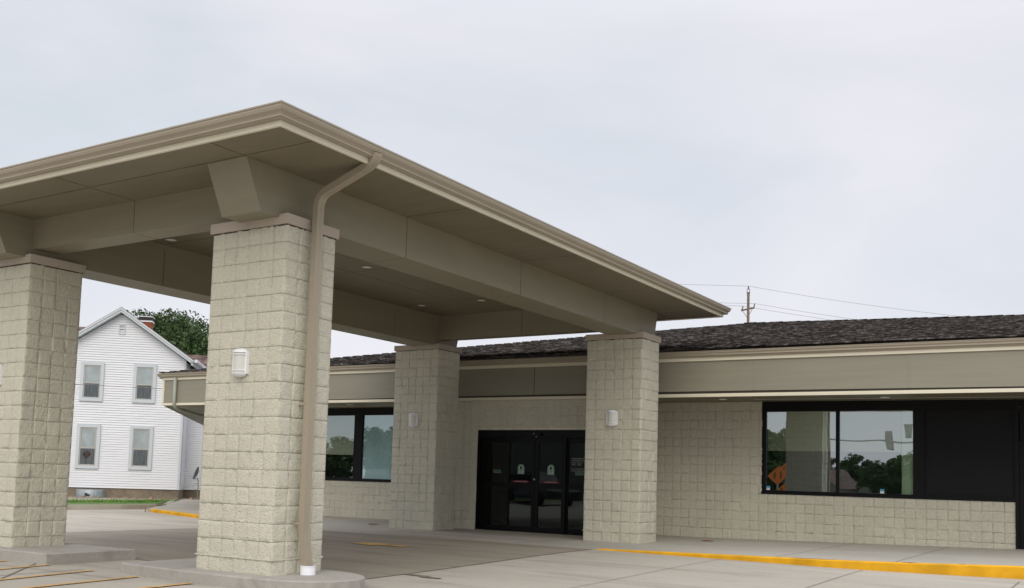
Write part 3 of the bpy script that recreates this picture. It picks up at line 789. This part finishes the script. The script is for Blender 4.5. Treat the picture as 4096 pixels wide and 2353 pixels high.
# black panel and side door at the right edge
b = MB(); b.box(4.645,6.27,YW+.012,YW+.1,1.11,2.835); bp_ = b.build('spandrel_panel', M_blackp, clinic)
b = MB(); frame_rect(b, 4.66,6.26,1.125,2.825,.018,YW+.004,YW+.013); b.build('panel_bead', M_black, bp_)
b = MB(); b.box(6.29,6.36,YW-.045,YW+.11,.06,3.065); b.box(8.3,8.37,YW-.045,YW+.11,.06,3.065); b.box(6.36,8.3,YW-.03,YW+.11,2.92,3.065); b.box(6.36,8.3,YW-.03,YW+.11,2.13,2.20); b.box(6.36,8.3,YW-.04,YW+.11,.10,.13)
dr = b.build('side_door', M_black, clinic); dr['label'] = 'black side door at the right edge'
b = MB(); frame_rect(b, 6.365,7.32,.14,2.125,.09,YW-.02,YW+.03); frame_rect(b, 7.34,8.295,.14,2.125,.09,YW-.02,YW+.03); b.build('door_leaf', M_black, dr)
b = MB(); b.box(6.45,8.2,YW+.004,YW+.01,.2,2.05); b.box(6.38,8.28,YW+.004,YW+.01,2.21,2.91); b.pieces('pane', M_blackp, dr)
b = MB(); b.box(6.31,8.35,YW-.10,YW+.02,.118,.132); b.build('threshold', M_galv, dr)
b = MB(); nR2 = 30; wall(b, 8.37, nR2, YW, zs, 21); b.build('wall', M_block, clinic)['label'] = 'block wall beyond the side door'
# left window
b = MB()
b.box(-13.34,-7.83,YW-.012,y1,2.86,3.070); b.box(-13.34,-7.83,YW-.030,y1,1.00,1.045); b.box(-13.34,-7.83,YW-.008,y1,1.045,1.08)
for a, c in ((-13.34,-13.24),(-11.95,-11.85),(-10.49,-10.19),(-9.02,-8.92),(-7.93,-7.83)): b.box(a,c,y0,y1,1.08,2.86)
win2 = b.build('window', M_black, clinic); win2['label'] = 'black-framed window left of the entrance'
for k, (x0, x1) in enumerate(((-13.24,-11.95),(-11.85,-10.49),(-10.19,-9.02),(-8.92,-7.93))):
    p = MB(); p.add([(x0,YW+.035,1.08),(x1,YW+.035,1.08),(x1,YW+.035,2.86),(x0,YW+.035,2.86)], [(0,1,2,3)]); p.build('pane', M_glassl, win2)
    zb = 1.74 if k < 2 else 1.08
    p = MB(); p.box(x0,x1,YW+.06,YW+.065,zb,2.87); p.build('blind', M_blind if k < 2 else M_blindb, win2)

# automatic entrance door ---------------------------------------
b = MB(); yA, yB = YE+.015, YE+.13
b.box(-4.858,-1.712,yA,yB,2.14,2.332)                      # header
b.box(-4.858,-4.80,yA,yB,-.02,2.14); b.box(-1.77,-1.712,yA,yB,-.02,2.14)
b.box(-4.80,-1.77,yA,yB,-.02,.012)
door = b.build('automatic_door', M_black, clinic); door['label'] = 'black framed automatic sliding entrance door'
def leaf(x0, x1, y, lab, gx0, gx1):
    b = MB(); z0, z1 = .015, 2.135
    b.box(x0,gx0,y,y+.045,z0,z1); b.box(gx1,x1,y,y+.045,z0,z1)
    b.box(gx0,gx1,y,y+.045,2.025,z1); b.box(gx0,gx1,y,y+.045,.995,1.118); b.box(gx0,gx1,y,y+.045,z0,.125)
    l_ = b.build('door_leaf', M_black, door)
    p = MB()
    for za, zb_ in ((.125,.995),(1.118,2.025)): p.add([(gx0,y+.02,za),(gx1,y+.02,za),(gx1,y+.02,zb_),(gx0,y+.02,zb_)], [(0,1,2,3)])
    p.pieces('door_glass', M_glassd, door)
leaf(-4.80,-3.99,YE+.075,'',-4.66,-4.04); leaf(-3.985,-3.295,YE+.02,'',-3.965,-3.37)
leaf(-3.285,-2.49,YE+.02,'',-3.19,-2.59); leaf(-2.485,-1.77,YE+.075,'',-2.455,-1.85)
b = MB(); b.box(-3.46,-3.13,YE-.035,YE+.012,2.19,2.245); b.box(-3.15,-3.12,YE-.045,YE+.012,2.19,2.26); b.build('sensor', M_black, door)
b = MB(); b.disc((-3.31,YE-.036,2.235), .010, 10, 'y'); b.disc((-3.27,YE+.014,2.165), .012, 10, 'y'); b.pieces('sensor_light', M_lens, door)
b = MB(); b.tube([(-3.29,YE+.02,1.197),(-3.29,YE+.0,1.197)], .022, 14); b.build('lock', M_galv, door)
ysf = YE+.038      # just in front of door glass (leaf centre y+.02)
def text(body, x, z, y, size, m, parent, name, align='LEFT', sx=1):
    cu = bpy.data.curves.new(name, 'FONT'); cu.body = body; cu.size = size; cu.align_x = align; cu.extrude = .0005; cu.space_line = 1.0
    to = bpy.data.objects.new(name+'_tmp', cu); col.objects.link(to)
    dg = bpy.context.evaluated_depsgraph_get(); me = bpy.data.meshes.new_from_object(to.evaluated_get(dg))
    bpy.data.objects.remove(to)
    p = parent
    while p.parent: p = p.parent
    off = ORG[p.name]
    for v in me.vertices: v.co = Vector((x+v.co.x*sx-off.x, y+v.co.z*-1-off.y, z+v.co.y-off.z))
    me.materials.clear(); me.materials.append(m)
    o = bpy.data.objects.new(name, me); col.objects.link(o); o.parent = parent; return o
def safety_sticker(cx, zt):
    y = ysf-.004
    b = MB(); n = 26; r = .088
    b.disc((cx,y,zt-r), r, n, 'y'); b.box(cx-.083,cx+.083,y+.0004,y+.001,zt-.222,zt-r)
    s_ = b.build('safety_sticker', M_grn_st, door)
    b = MB(); vs = []
    for rr in (.078,.068): vs += [(cx+rr*math.cos(2*PI*k/n), y-.002, zt-r+rr*math.sin(2*PI*k/n)) for k in range(n)]
    b.add(vs, [(k,(k+1)%n,(k+1)%n+n,k+n) for k in range(n)])
    zc_ = zt-r
    b.add([(cx,y-.002,zc_+.06),(cx-.048,y-.002,zc_-.002),(cx-.018,y-.002,zc_-.002),(cx-.018,y-.002,zc_-.045),(cx+.018,y-.002,zc_-.045),(cx+.018,y-.002,zc_-.002),(cx+.048,y-.002,zc_-.002)], [(0,1,6),(2,3,4,5)])
    b.build('sticker_arrow', M_ink, door)
    text('AUTOMATIC DOOR\nKEEP MOVING', cx, zt-.192, y-.003, .019, M_ink, door, 'sticker_text', 'CENTER')
safety_sticker(-3.664,1.535); safety_sticker(-2.878,1.537)
for xa, xb in ((-3.866,-3.456),(-3.079,-2.674)):
    b = MB(); b.box(xa,xb,ysf-.004,ysf-.002,1.120,1.163); b.build('red_strip', M_red, door)
    text('AUTOMATIC DOOR', (xa+xb)/2, 1.129, ysf-.006, .036, M_txt, door, 'strip_text', 'CENTER', .95)
yb_ = YE+.093
for cx, zz, m_ in ((-4.346,1.36,M_grn_sp),(-2.178,1.355,M_grn_sp)):
    b = MB(); b.box(cx-.11,cx+.11,yb_-.004,yb_-.002,zz-.038,zz+.038); b.build('stand_clear_sticker', m_, door)
    text('STAND CLEAR', cx, zz-.003, yb_-.006, .031, M_ink, door, 'sticker_text', 'CENTER')
for i, s_ in enumerate(['GRAHAM MEDICAL GROUP','CONVENIENT CARE','Sunday - Saturday','7:00am - 7:00pm','','Owned and Operated by','Graham Health System']):
    if s_: text(s_, -2.388, 1.668-i*.0445, yb_-.004, .044, M_txt, door, 'lettering', 'LEFT', .87)
# lights in the clinic soffit
downlight(.65,12.64,3.063,'small recessed light in the soffit beside the column right of the doors',.07,'recessed lights in the clinic soffit',M_lens)
downlight(4.05,12.56,3.035,'small recessed light in the soffit above the wide right window',.07,'recessed lights in the clinic soffit',M_lens)
downlight(-9.63,12.19,3.063,'small recessed light in the soffit above the left window',.07,'recessed lights in the clinic soffit',M_lens)
# floor drain
def drain(x, y, label):
    b = MB(); b.disc((x,y,S(x)+.014), .13, 24); b.disc((x,y,S(x)+.018), .10, 24)
    tag(b.build('drain_cover', M_rust), label, 'drain cover', 'rusty drain covers in the pavement')
drain(.646,11.85,'rusty round drain cover in the pavement right of the entrance')
drain(-7.6,10.9,'rusty drain cover half hidden beside the column left of the doors')
drain(-13.4,11.6,'rusty drain cover behind the far yellow kerb')

# ---------------------------------------------------------------- white house
P0 = Vector((-26.751,20.793,0)); HR = math.atan2(.6675,.7446)
house = empty('white_house', P0, HR, 'white clapboard gabled house behind the parking lot', 'house')
LW = -5.42; AP = (-2.66,8.06); gz = -.25
slope = .69
def gz_top(u): return 7.80-slope*abs(u+2.66)
# clapboards as real lapped boards
b = MB(); z = .31; ex = .1035
while z < 7.75:
    z1 = min(z+ex, 7.78)
    if z1 > 7.80-slope*(2.76):
        hw0 = min(2.76, (7.80-z)/slope); hw1 = min(2.76, (7.80-z1)/slope)
    else: hw0 = hw1 = 2.76
    a0, a1, c0, c1_ = -2.66-hw0, -2.66+hw0, -2.66-hw1, -2.66+hw1
    b.add([(a0,-.033,z),(a1,-.033,z),(c1_,-.002,z1),(c0,-.002,z1),(a0,.004,z),(a1,.004,z)], [(0,1,2,3),(4,5,1,0)])
    z = z1
b.build('siding_wall', M_vinyl, house, local=True)
b = MB(); b.box(-5.40,.08,.01,9,.3,5.85); b.build('house_body', M_vinyl, house, local=True)
b = MB(); b.box(-5.44,-5.32,-.03,.04,.30,5.8); b.box(0,.12,-.03,.04,.30,5.8); b.box(.09,.12,-.03,.12,.3,5.8); b.pieces('corner_board', M_vtrim, house, local=True)
b = MB(); b.box(-5.36,.06,.02,8.9,gz-.2,.30); b.box(.06,2.2,1.55,8,gz-.2,.29); b.build('foundation', M_found, house, local=True)
# roof
b = MB(); rt_ = .12
for sx_ in (-1,1):
    e_u = -2.66+sx_*3.12; ez = 8.06-.69*3.12
    a = [(-2.66,-.32,8.06),(e_u,-.32,ez),(e_u,9.2,ez),(-2.66,9.2,8.06)]
    b.add(a+[(p[0],p[1],p[2]-.05) for p in a], [(0,1,2,3),(4,5,6,7),(0,1,5,4),(1,2,6,5)])
b.build('house_roof', M_shinb, house, local=True)
b = MB()
for sx_ in (-1,1):
    e_u = -2.66+sx_*3.10; ez = 8.01-.69*3.10
    for (dz0, dz1, y0_, y1_) in ((0,-.20,-.34,-.30),(-.0,-.09,-.37,-.34)):
        b.add([(-2.66,y0_,8.03+dz0),(e_u,y0_,ez+.02+dz0),(e_u,y0_,ez+.02+dz1),(-2.66,y0_,8.03+dz1),(-2.66,y1_,8.03+dz0),(e_u,y1_,ez+.02+dz0),(e_u,y1_,ez+.02+dz1),(-2.66,y1_,8.03+dz1)],
            [(0,1,2,3),(7,6,5,4),(3,2,6,7),(1,5,6,2),(0,4,5,1)])
    b.add([(-2.66,-.30,7.83),(e_u,-.30,ez-.17),(e_u,0,ez-.17),(-2.66,0,7.83)], [(0,1,2,3)])
    b.box(min(e_u,e_u-sx_*.1),max(e_u,e_u-sx_*.1),-.34,9,ez-.19,ez-.02)
b.build('rake_trim', M_vtrim, house, local=True)
b = MB(); b.box(.46,.60,-.30,9,5.80,5.93); b.build('house_gutter', M_vinyl, house, local=True)
b = MB(); frame_rect(b, -2.76,-2.50,6.9,7.34,.035,-.05,.0); 
for k in range(6): b.box(-2.73,-2.53,-.03,-.015,6.95+k*.062,6.975+k*.062)
b.box(-2.73,-2.53,-.012,-.008,6.93,7.31,1)
b.build('gable_vent', [M_vtrim,M_dark], house, local=True)
for (u0, z0, z1, lab, c_) in ((-4.21,3.96,5.66,'upper left house window',0),(-2.065,3.97,5.67,'upper right house window',1),(-4.21,1.09,3.0,'lower left house window',2),(-2.06,1.10,3.01,'lower right house window',3)):
    u1 = u0+.975; b = MB(); frame_rect(b, u0+.015,u1-.015,z0+.015,z1-.015,.13,-.085,.02); w_ = b.build('window', M_vtrim, house, local=True); w_['label'] = lab
    zm = z0+.145+(z1-z0-.29)*.46
    b = MB(); frame_rect(b, u0+.145,u1-.145,zm-.02,z1-.145,.06,-.062,-.03); frame_rect(b, u0+.145,u1-.145,z0+.145,zm+.02,.05,-.055,-.03); b.build('sash', M_sash, w_, local=True)
    b = MB(); b.add([(u0+.19,-.045,z0+.19),(u1-.19,-.045,z0+.19),(u1-.19,-.045,z1-.2),(u0+.19,-.045,z1-.2)], [(0,1,2,3)]); b.build('pane', M_glassh, w_, local=True)
    b = MB(); b.add([(u0+.14,-.036,zm),(u1-.14,-.036,zm),(u1-.14,-.036,z1-.14),(u0+.14,-.036,z1-.14)], [(0,1,2,3)]); b.build('shade', M_curt, w_, local=True)
    b = MB(); b.add([(u0+.14,-.036,z0+.14),(u1-.14,-.036,z0+.14),(u1-.14,-.036,zm),(u0+.14,-.036,zm)], [(0,1,2,3)]); b.build('curtain', M_curtd, w_, local=True)
# side wing
b = MB(); z = .29
while z < 3.9:
    b.add([(.0,1.464,z),(.80,1.464,z),(.80,1.498,z+.1035),(0,1.498,z+.1035),(0,1.502,z),(.80,1.502,z)], [(0,1,2,3),(4,5,1,0)]); z += .1035
b.box(.0,.79,1.502,8,.29,5.7); wg = b.build('wing_wall', M_vinyl, house, local=True)
b = MB(); b.box(.76,.88,1.46,1.56,.28,3.9); b.pieces('corner_board', M_vtrim, house, local=True)
b = MB(); ez = 5.15
b.add([(-1.2,5.0,6.72),(3.2,5.0,6.72),(3.2,1.9,ez),(-1.2,1.9,ez),(-1.2,5.0,6.66),(3.2,5.0,6.66),(3.2,1.9,ez-.06),(-1.2,1.9,ez-.06)], [(0,3,2,1),(3,7,6,2),(4,5,6,7)])
b.add([(-1.2,5.0,6.72),(3.2,5.0,6.72),(3.2,8.1,ez),(-1.2,8.1,ez)], [(0,1,2,3)])
b.build('wing_roof', M_shinb, house, local=True)
b = MB(); b.add([(-7.5,4.0,7.68),(-4.9,4.0,7.68),(-4.9,1.5,6.2),(-7.5,1.5,6.2)], [(0,3,2,1)]); b.add([(-7.5,4.0,7.68),(-4.9,4.0,7.68),(-4.9,6.5,6.2),(-7.5,6.5,6.2)], [(0,1,2,3)]); b.build('rear_roof', M_shinb, house, local=True)
b = MB(); b.box(-2.53,-2.0,3.0,3.5,6.5,7.98); ch = b.build('chimney', M_brick, house, local=True)
b = MB(); b.box(-2.57,-1.96,2.96,3.54,7.92,7.99,1); b.box(-2.56,-1.97,2.97,3.53,7.99,8.15); b.box(-2.58,-1.95,2.95,3.55,8.15,8.19,1); b.build('chimney_cap', [M_dark,M_vinyl], ch, local=True)
# window well cover
def hw(u, v, z): # house local -> world
    c, s_ = math.cos(HR), math.sin(HR); return (P0.x+u*c-v*s_, P0.y+u*s_+v*c, z)
wc = empty('window_well', hw(-3.5,0,-.15), HR, 'grey corrugated steel window well with a dark triangle at the house foundation', 'window well')
b = MB(); n = 40; vs = []
for f_, z in ((1.0,-.02),(.985,.36),(.95,.38)):
    for k in range(n+1):
        a = PI+PI*k/n; r_ = 1+.03*math.cos(k*PI*.8); vs.append((.57*f_*r_*math.cos(a), .55*f_*r_*math.sin(a)-.0, z))
m_ = n+1; b.add(vs, [(i*m_+k,i*m_+k+1,(i+1)*m_+k+1,(i+1)*m_+k) for i in range(2) for k in range(n)]+[tuple(range(2*m_,3*m_))], smooth=True)
b.build('corrugated_body', M_galv, wc, local=True)
b = MB(); b.add([(-.10,-.575,.07),(.12,-.575,.16),(-.10,-.575,.25),(-.10,-.54,.07),(.12,-.54,.16),(-.10,-.54,.25)], [(0,1,2),(3,5,4),(0,3,4,1),(1,4,5,2),(2,5,3,0)]); b.build('triangle_mark', M_dark, wc, local=True)
# satellite dish
ds = empty('satellite_dish', hw(.97,-.8,-.25), HR, 'grey satellite dish on a thin post beside the white house', 'satellite dish')
b = MB(); b.tube([(0,0,0),(0,0,.95),(-.05,0,1.10)], .022, 8); b.build('post', M_galv, ds, local=True)
b = MB(); n = 24; vs = []
ax = Vector((-.88,-.35,.32)).normalized(); e1 = ax.cross(Vector((0,0,1))).normalized(); e2 = e1.cross(ax)
for ri in range(5):
    r_ = .30*ri/4
    for k in range(n): vs.append(Vector((-.04,0,1.27))+e1*r_*.85*math.cos(2*PI*k/n)+e2*r_*math.sin(2*PI*k/n)+ax*(.9*r_*r_))
b.add(vs, [(i*n+k,i*n+(k+1)%n,(i+1)*n+(k+1)%n,(i+1)*n+k) for i in range(4) for k in range(n)], smooth=True)
b.build('dish', mat('dark_dish', (.045,.05,.055), .5, .1), ds, local=True)
b = MB(); b.tube([(-.08,-.02,1.02),(-.30,-.12,1.16),(-.50,-.2,1.28)], .014, 6); b.box(-.57,-.49,-.24,-.17,1.25,1.36); b.build('feed_arm', M_galv, ds, local=True)
b = MB(); b.tube([(-.10+.11*math.cos(a*.5),-.02,.72+.13*math.sin(a*.5)) for a in range(14)], .007, 5); b.build('cable_loop', M_wire, ds, local=True)
# edging bricks
rnd = random.Random(9); ref = None
for k in range(46):
    u = -5.0+k*.135+rnd.uniform(-.03,.03); v = -.62+rnd.uniform(-.07,.07)
    if -4.15 < u < -2.9: v = -.78+rnd.uniform(-.05,.05)
    if ref is None:
        b = MB(); b.hexa([(-.07,-.05,0),(.07,-.06,0),(.065,.05,0),(-.065,.05,0)], [(-.055,-.035,.085),(.05,-.04,.10),(.05,.035,.09),(-.05,.04,.08)]); ref = b.build('edging_stone', M_stone); o = ref
    else: o = ref.copy(); col.objects.link(o)
    o.location = hw(u,v,LH(*hw(u,v,0)[:2])-.01); o.rotation_euler = (rnd.uniform(-.25,.25),rnd.uniform(-.25,.25),rnd.uniform(0,3)); s_ = rnd.uniform(.7,1.25); o.scale = (s_,s_,s_*rnd.uniform(.8,1.3))
    tag(o, 'small reddish edging stone in the border along the house foundation', 'edging stone', 'edging stones along the white house')
# grass
rs = np.random.RandomState(3); b = MB()
for k in range(9000):
    u = rs.uniform(-9,4); v = rs.uniform(-9.5,-.7); x, y, _ = hw(u,v,0)
    if x > -18.8 or (y > 13 and x > -18.9-(y-13)*.98): continue
    z = LH(x,y); a = rs.uniform(0,6.28); h = rs.uniform(.05,.11); w_ = .018
    b.add([(x-math.cos(a)*w_,y-math.sin(a)*w_,z-.01),(x+math.cos(a)*w_,y+math.sin(a)*w_,z-.01),(x+rs.uniform(-.03,.03),y+rs.uniform(-.03,.03),z+h)], [(0,1,2)])
tag(b.build('grass', M_grass), 'short green lawn grass in front of the white house', 'grass', kind='stuff')
# drop cable in front of the house
b = MB(); pts_ = []
for i in range(25):
    t = i/24; pts_.append((-38+t*18, 3.2+t*17.2, 4.75-.5*t-1.2*4*t*(1-t)*.12))
b.tube(pts_, .011, 5); tag(b.build('service_cable', M_wire), 'thin dark service cable crossing in front of the white house', 'cable')

# ---------------------------------------------------------------- trees
def tree(name, x, y, zb, crown_c, radii, n_leaf, leaf, trunk_r, label, group, seed, clumps=46, mleaf=None, fill=.62):
    rs = np.random.RandomState(seed)
    t = empty(name, (x,y,zb), 0, label, 'tree', group)
    b = MB(); cz = crown_c
    b.tube([(0,0,-.3),(.05,.03,cz*.45),(-.03,.06,cz*.8),(0,0,cz+radii[2]*.3)], [trunk_r,trunk_r*.8,trunk_r*.55,trunk_r*.2], 9)
    cs = []
    for k in range(clumps):
        v = rs.randn(3); v /= np.linalg.norm(v); r_ = fill+(1-fill)*rs.rand() if rs.rand() < .75 else rs.rand()*fill
        c = v*r_*np.array(radii); c[2] = max(c[2], -radii[2]*.75); cs.append((c, rs.uniform(.16,.30)))
        if k % 3 == 0: b.tube([(0,0,cz*.6),(c[0]*.5,c[1]*.5,cz+c[2]*.35),(c[0]*.92,c[1]*.92,cz+c[2]*.9)], [trunk_r*.35,trunk_r*.2,trunk_r*.06], 5)
    b.build('trunk', M_bark, t, local=True)
    nn = n_leaf; idx = rs.randint(0, clumps, nn); C_ = np.array([cs[i][0] for i in idx]); rr = np.array([cs[i][1] for i in idx])
    d = rs.randn(nn,3); d /= np.linalg.norm(d,axis=1)[:,None]; d *= (rs.rand(nn,1)**.45)
    P = C_+d*rr[:,None]*np.array(radii)*1.0*np.array([1,1,.9]); P[:,2] += cz
    a = rs.randn(nn,3); a /= np.linalg.norm(a,axis=1)[:,None]; q = rs.randn(nn,3); q = np.cross(a,q); q /= np.linalg.norm(q,axis=1)[:,None]
    s_ = leaf*rs.uniform(.6,1.3,(nn,1)); a *= s_; q *= s_*.5
    V = np.stack([P-a, P+q, P+a, P-q],1).reshape(-1,3)
    me = bpy.data.meshes.new('crown'); me.from_pydata(V.tolist(), [], [(4*i,4*i+1,4*i+2,4*i+3) for i in range(nn)])
    me.materials.append(mleaf or M_leaf); o = bpy.data.objects.new('crown', me); col.objects.link(o); o.parent = t
    return t
tree('broadleaf_tree', -43.4, 33.8, -.3, 6.3, (5.6,5.6,5.1), 120000, .12, .28, 'leafy dark green tree rising behind the white house roof', None, 7, clumps=150, fill=.5)
# trees beyond the road, seen mirrored in the clinic windows
rt0 = tree('broadleaf_tree', -32.5, -203, 0, 4.3, (5.2,5.2,4.7), 8000, .32, .22, 'round tree across the road mirrored in the right window', 'trees across the road', 21, clumps=60, mleaf=M_leaf2)
spots = [(-38,-201,.9),(-46,-207,.85),(-27.5,-206,.92),(-56,-215,1.0),(-19.5,-168,.92),(-23.5,-167,.62),(-14,-172,1.05),(-5,-190,1.0),(-25.6,-91.5,.95),(-30,-93,1.1),(-83,-212,1),(-95,-205,1.05),
 (-118,-93,1.0),(-111,-98,.85),(-124,-86,1.1),(-104,-104,1.1),(-131,-80,1.1),(-96,-112,1.1),(-138,-72,1.15),(-88,-118,1.0),(6,-215,1.1),(20,-212,1),(-148,-64,1.1),(-158,-56,1)]
for i, (x, y, s_) in enumerate(spots):
    c = copy_tree(rt0, None, (x,y,0), i*1.3); c.scale = (s_*1.15,s_*1.15,s_)
    c['label'] = 'dark tree across the road, seen only mirrored in the clinic glass'
rt0['label'] = 'dark tree across the road, seen only mirrored in the clinic glass'

# utility poles
def upole(x, y, label):
    t = empty('utility_pole', (x,y,0), 0, label, 'utility pole', 'utility poles beyond the clinic')
    b = MB(); b.tube([(0,0,-1),(0,0,8),(0,0,15.66)], [.16,.12,.095], 12)
    for z in (15.1,15.4,13.7): b.box(-.13,.13,-.012,.012,z-.012,z+.012)
    b.build('post', M_pole, t, local=True)
    b = MB(); b.tube([(0,0,15.88),(0,0,16.12)], .05, 8); b.box(-.11,.11,-.02,.02,15.86,15.89); b.box(-.12,-.09,-.02,.02,15.5,15.87); b.box(.09,.12,-.02,.02,15.5,15.87); b.build('top_insulator', M_pole, t, local=True)
    b = MB(); b.hexa([(-.47,-.20,14.20),(-.45,-.32,14.20),(.42,.16,14.43),(.40,.28,14.43)], [(-.47,-.20,14.31),(-.45,-.32,14.31),(.42,.16,14.54),(.40,.28,14.54)]); b.build('crossarm', M_pole, t, local=True)
    for p_, q_ in (((-.42,-.22,14.3),(-.34,-.17,14.60)),((.36,.2,14.5),(.42,.24,14.80))):
        b = MB(); b.tube([p_,q_], .045, 8); b.build('insulator', M_pole, t, local=True)
    b = MB(); b.tube([(-.36,-.2,14.22),(-.04,-.09,13.72)], .02, 5); b.tube([(.3,.16,14.45),(-.02,-.09,13.72)], .02, 5); b.build('brace', M_pole, t, local=True)
    return t
up1 = upole(-16.17,63.85,'wooden utility pole with crossarm rising above the clinic roof ridge')
up2 = copy_tree(up1, None, (-52,31.5,0), 0); up2['label'] = 'utility pole hidden behind the canopy and the tree'
up3 = copy_tree(up1, None, (22,101,0), 0); up3['label'] = 'utility pole far right beyond the photo'
def cable(p, q, sag, lab):
    p, q = Vector(p), Vector(q); b = MB()
    b.tube([tuple(p.lerp(q,i/24)-Vector((0,0,4*sag*(i/24)*(1-i/24)))) for i in range(25)], .012, 5)
    tag(b.build('power_line', M_wire), lab, 'power line', 'power lines on the utility pole')
o1, o2, o3 = Vector((-16.17,63.85,0)), Vector((-52,31.5,0)), Vector((22,101,0))
for dx, dy, z, nm_ in ((0,0,16.12,'top'),(.42,.24,14.80,'rear'),(-.34,-.17,14.60,'front')):
    off = Vector((dx,dy,z)); where = {'top':'highest thin power line','rear':'middle thin power line','front':'lowest thin power line'}[nm_]
    cable(o2+off, o1+off, .5, where+' running left from the utility pole behind the canopy edge')
    cable(o1+off, o3+off, 1.3, where+' running right from the utility pole above the roof')

# ---------------------------------------------------------------- mirrored street behind the photographer
sg = empty('traffic_signal', (-12.3,-49.4,0), 0, 'grey traffic signal mast arm mirrored in the right clinic window', 'traffic signal')
b = MB(); b.tube([(0,0,-.2),(0,0,6)], [.16,.11], 12); b.build('mast', M_mast, sg, local=True)
b = MB(); b.tube([(0,0,5.1),(3,-1.2,5.2),(9,-3.6,5.15)], [.10,.08,.05], 10); b.build('arm', M_mast, sg, local=True)
for x, y, z in ((6.9,-2.8,5.25),(8.4,-2.7,6.05)):
    b = MB(); b.box(x-.18,x+.18,y-.15,y+.15,z-.55,z+.55); h_ = b.build('signal_head', M_sash, sg, local=True)
    b = MB(); b.box(x-.26,x+.26,y-.19,y-.16,z-.62,z+.62); b.build('backplate', M_sash, h_, local=True)
def road_sign(x, y, z, s_, label):
    t = empty('road_sign', (x,y,0), 0, label, 'road sign', 'orange work-zone signs')
    b = MB(); b.add([(0,0,z-s_),(s_,0,z),(0,0,z+s_),(-s_,0,z),(0,-.02,z-s_),(s_,-.02,z),(0,-.02,z+s_),(-s_,-.02,z)], [(3,2,1,0),(4,5,6,7),(0,1,5,4),(1,2,6,5),(2,3,7,6),(3,0,4,7)]); b.build('panel', M_orange, t, local=True)
    b = MB(); b.box(-.16,-.11,.005,.012,z-.3*s_,z+.35*s_); b.box(.11,.16,.005,.012,z-.3*s_,z+.35*s_); b.build('marking', M_dark, t, local=True)
    b = MB(); b.box(-.03,.03,-.06,-.03,-.1,z); b.build('post', M_galv, t, local=True); return t
road_sign(-4.84,-12.76,1.70,.46,'large orange diamond work-zone sign mirrored in the right clinic window')
road_sign(-6.92,-22.95,2.19,.40,'smaller orange diamond work-zone sign mirrored in the right clinic window')
road_sign(-4.0,-10.6,.98,.34,'low orange diamond work-zone sign mirrored at the bottom corner of the right window')
def simple_house(x, y, rz, w, d, h, label):
    t = empty('small_house', (x,y,-.1), rz, label, 'house', 'houses across the road')
    b = MB(); b.box(-w/2,w/2,-d/2,d/2,0,h); b.add([(-w/2,d/2,h),(w/2,d/2,h),(0,d/2,h+w*.38),(-w/2,-d/2,h),(w/2,-d/2,h),(0,-d/2,h+w*.38)], [(0,1,2),(3,5,4)]); b.build('wall', M_room, t, local=True)
    b = MB()
    for sx_ in (-1,1): b.add([(0,-d/2-.4,h+w*.38+.08),(sx_*(w/2+.4),-d/2-.4,h-.22),(sx_*(w/2+.4),d/2+.4,h-.22),(0,d/2+.4,h+w*.38+.08)], [(0,1,2,3)])
    b.build('roof', M_shinb, t, local=True)
    for sx_ in (-.25,.25):
        b = MB(); b.box(w*sx_-.5,w*sx_+.5,d/2,d/2+.06,1,h-.6); b.build('window', M_vtrim, t, local=True)
simple_house(-25.5,-188,.1,7.4,9,1.6,'dim gabled house across the road mirrored in the right clinic window')
simple_house(-36,-186,.3,9,10,1.6,'low roofed house farther along the road mirrored in the right clinic window')
simple_house(-25.5,-30,.45,11,15,5.6,'large dim house mirrored in the entrance doors')
def car(x, y, rz, m, label):
    t = empty('parked_car', (x,y,-.1), rz, label, 'car', 'parked cars')
    b = MB(); prof = [(-2.3,.35),(-2.32,.85),(-2.15,1.0),(-1.75,1.62),(.35,1.68),(1.05,1.12),(2.15,.98),(2.35,.75),(2.35,.35)]
    n = len(prof); vs = []
    for yy, k in ((-.88,1),(-.92,1),(.92,1),(.88,1)):
        vs += [(px2, yy*(1 if pz < 1.05 else .82), pz) for px2, pz in prof]
    b.add(vs, [(i*n+j, i*n+(j+1)%n, (i+1)*n+(j+1)%n, (i+1)*n+j) for i in range(3) for j in range(n)]+[tuple(range(n)), tuple(range(4*n-1,3*n-1,-1))]); b.build('body', m, t, local=True, fix=True)
    for wx in (-1.45,1.45):
        for wy in (-.85,.85):
            b = MB(); b.tube([(wx,wy-.11,.34),(wx,wy+.11,.34)], .34, 18); b.build('wheel', M_dark, t, local=True)
    b = MB(); b.box(-1.6,.3,-.79,-.765,1.1,1.5); b.box(-1.6,.3,.765,.79,1.1,1.5); b.pieces('side_window', M_black, t, local=True)
    return t
car(-17.6,-13.2,.5,M_carp,'dark parked car mirrored in the entrance doors')
car(-13.0,-15.5,.4,M_carw,'silver parked car mirrored in the right door pane')
car(-34,-16,.9,M_carp,'dark parked car mirrored in the left clinic window')
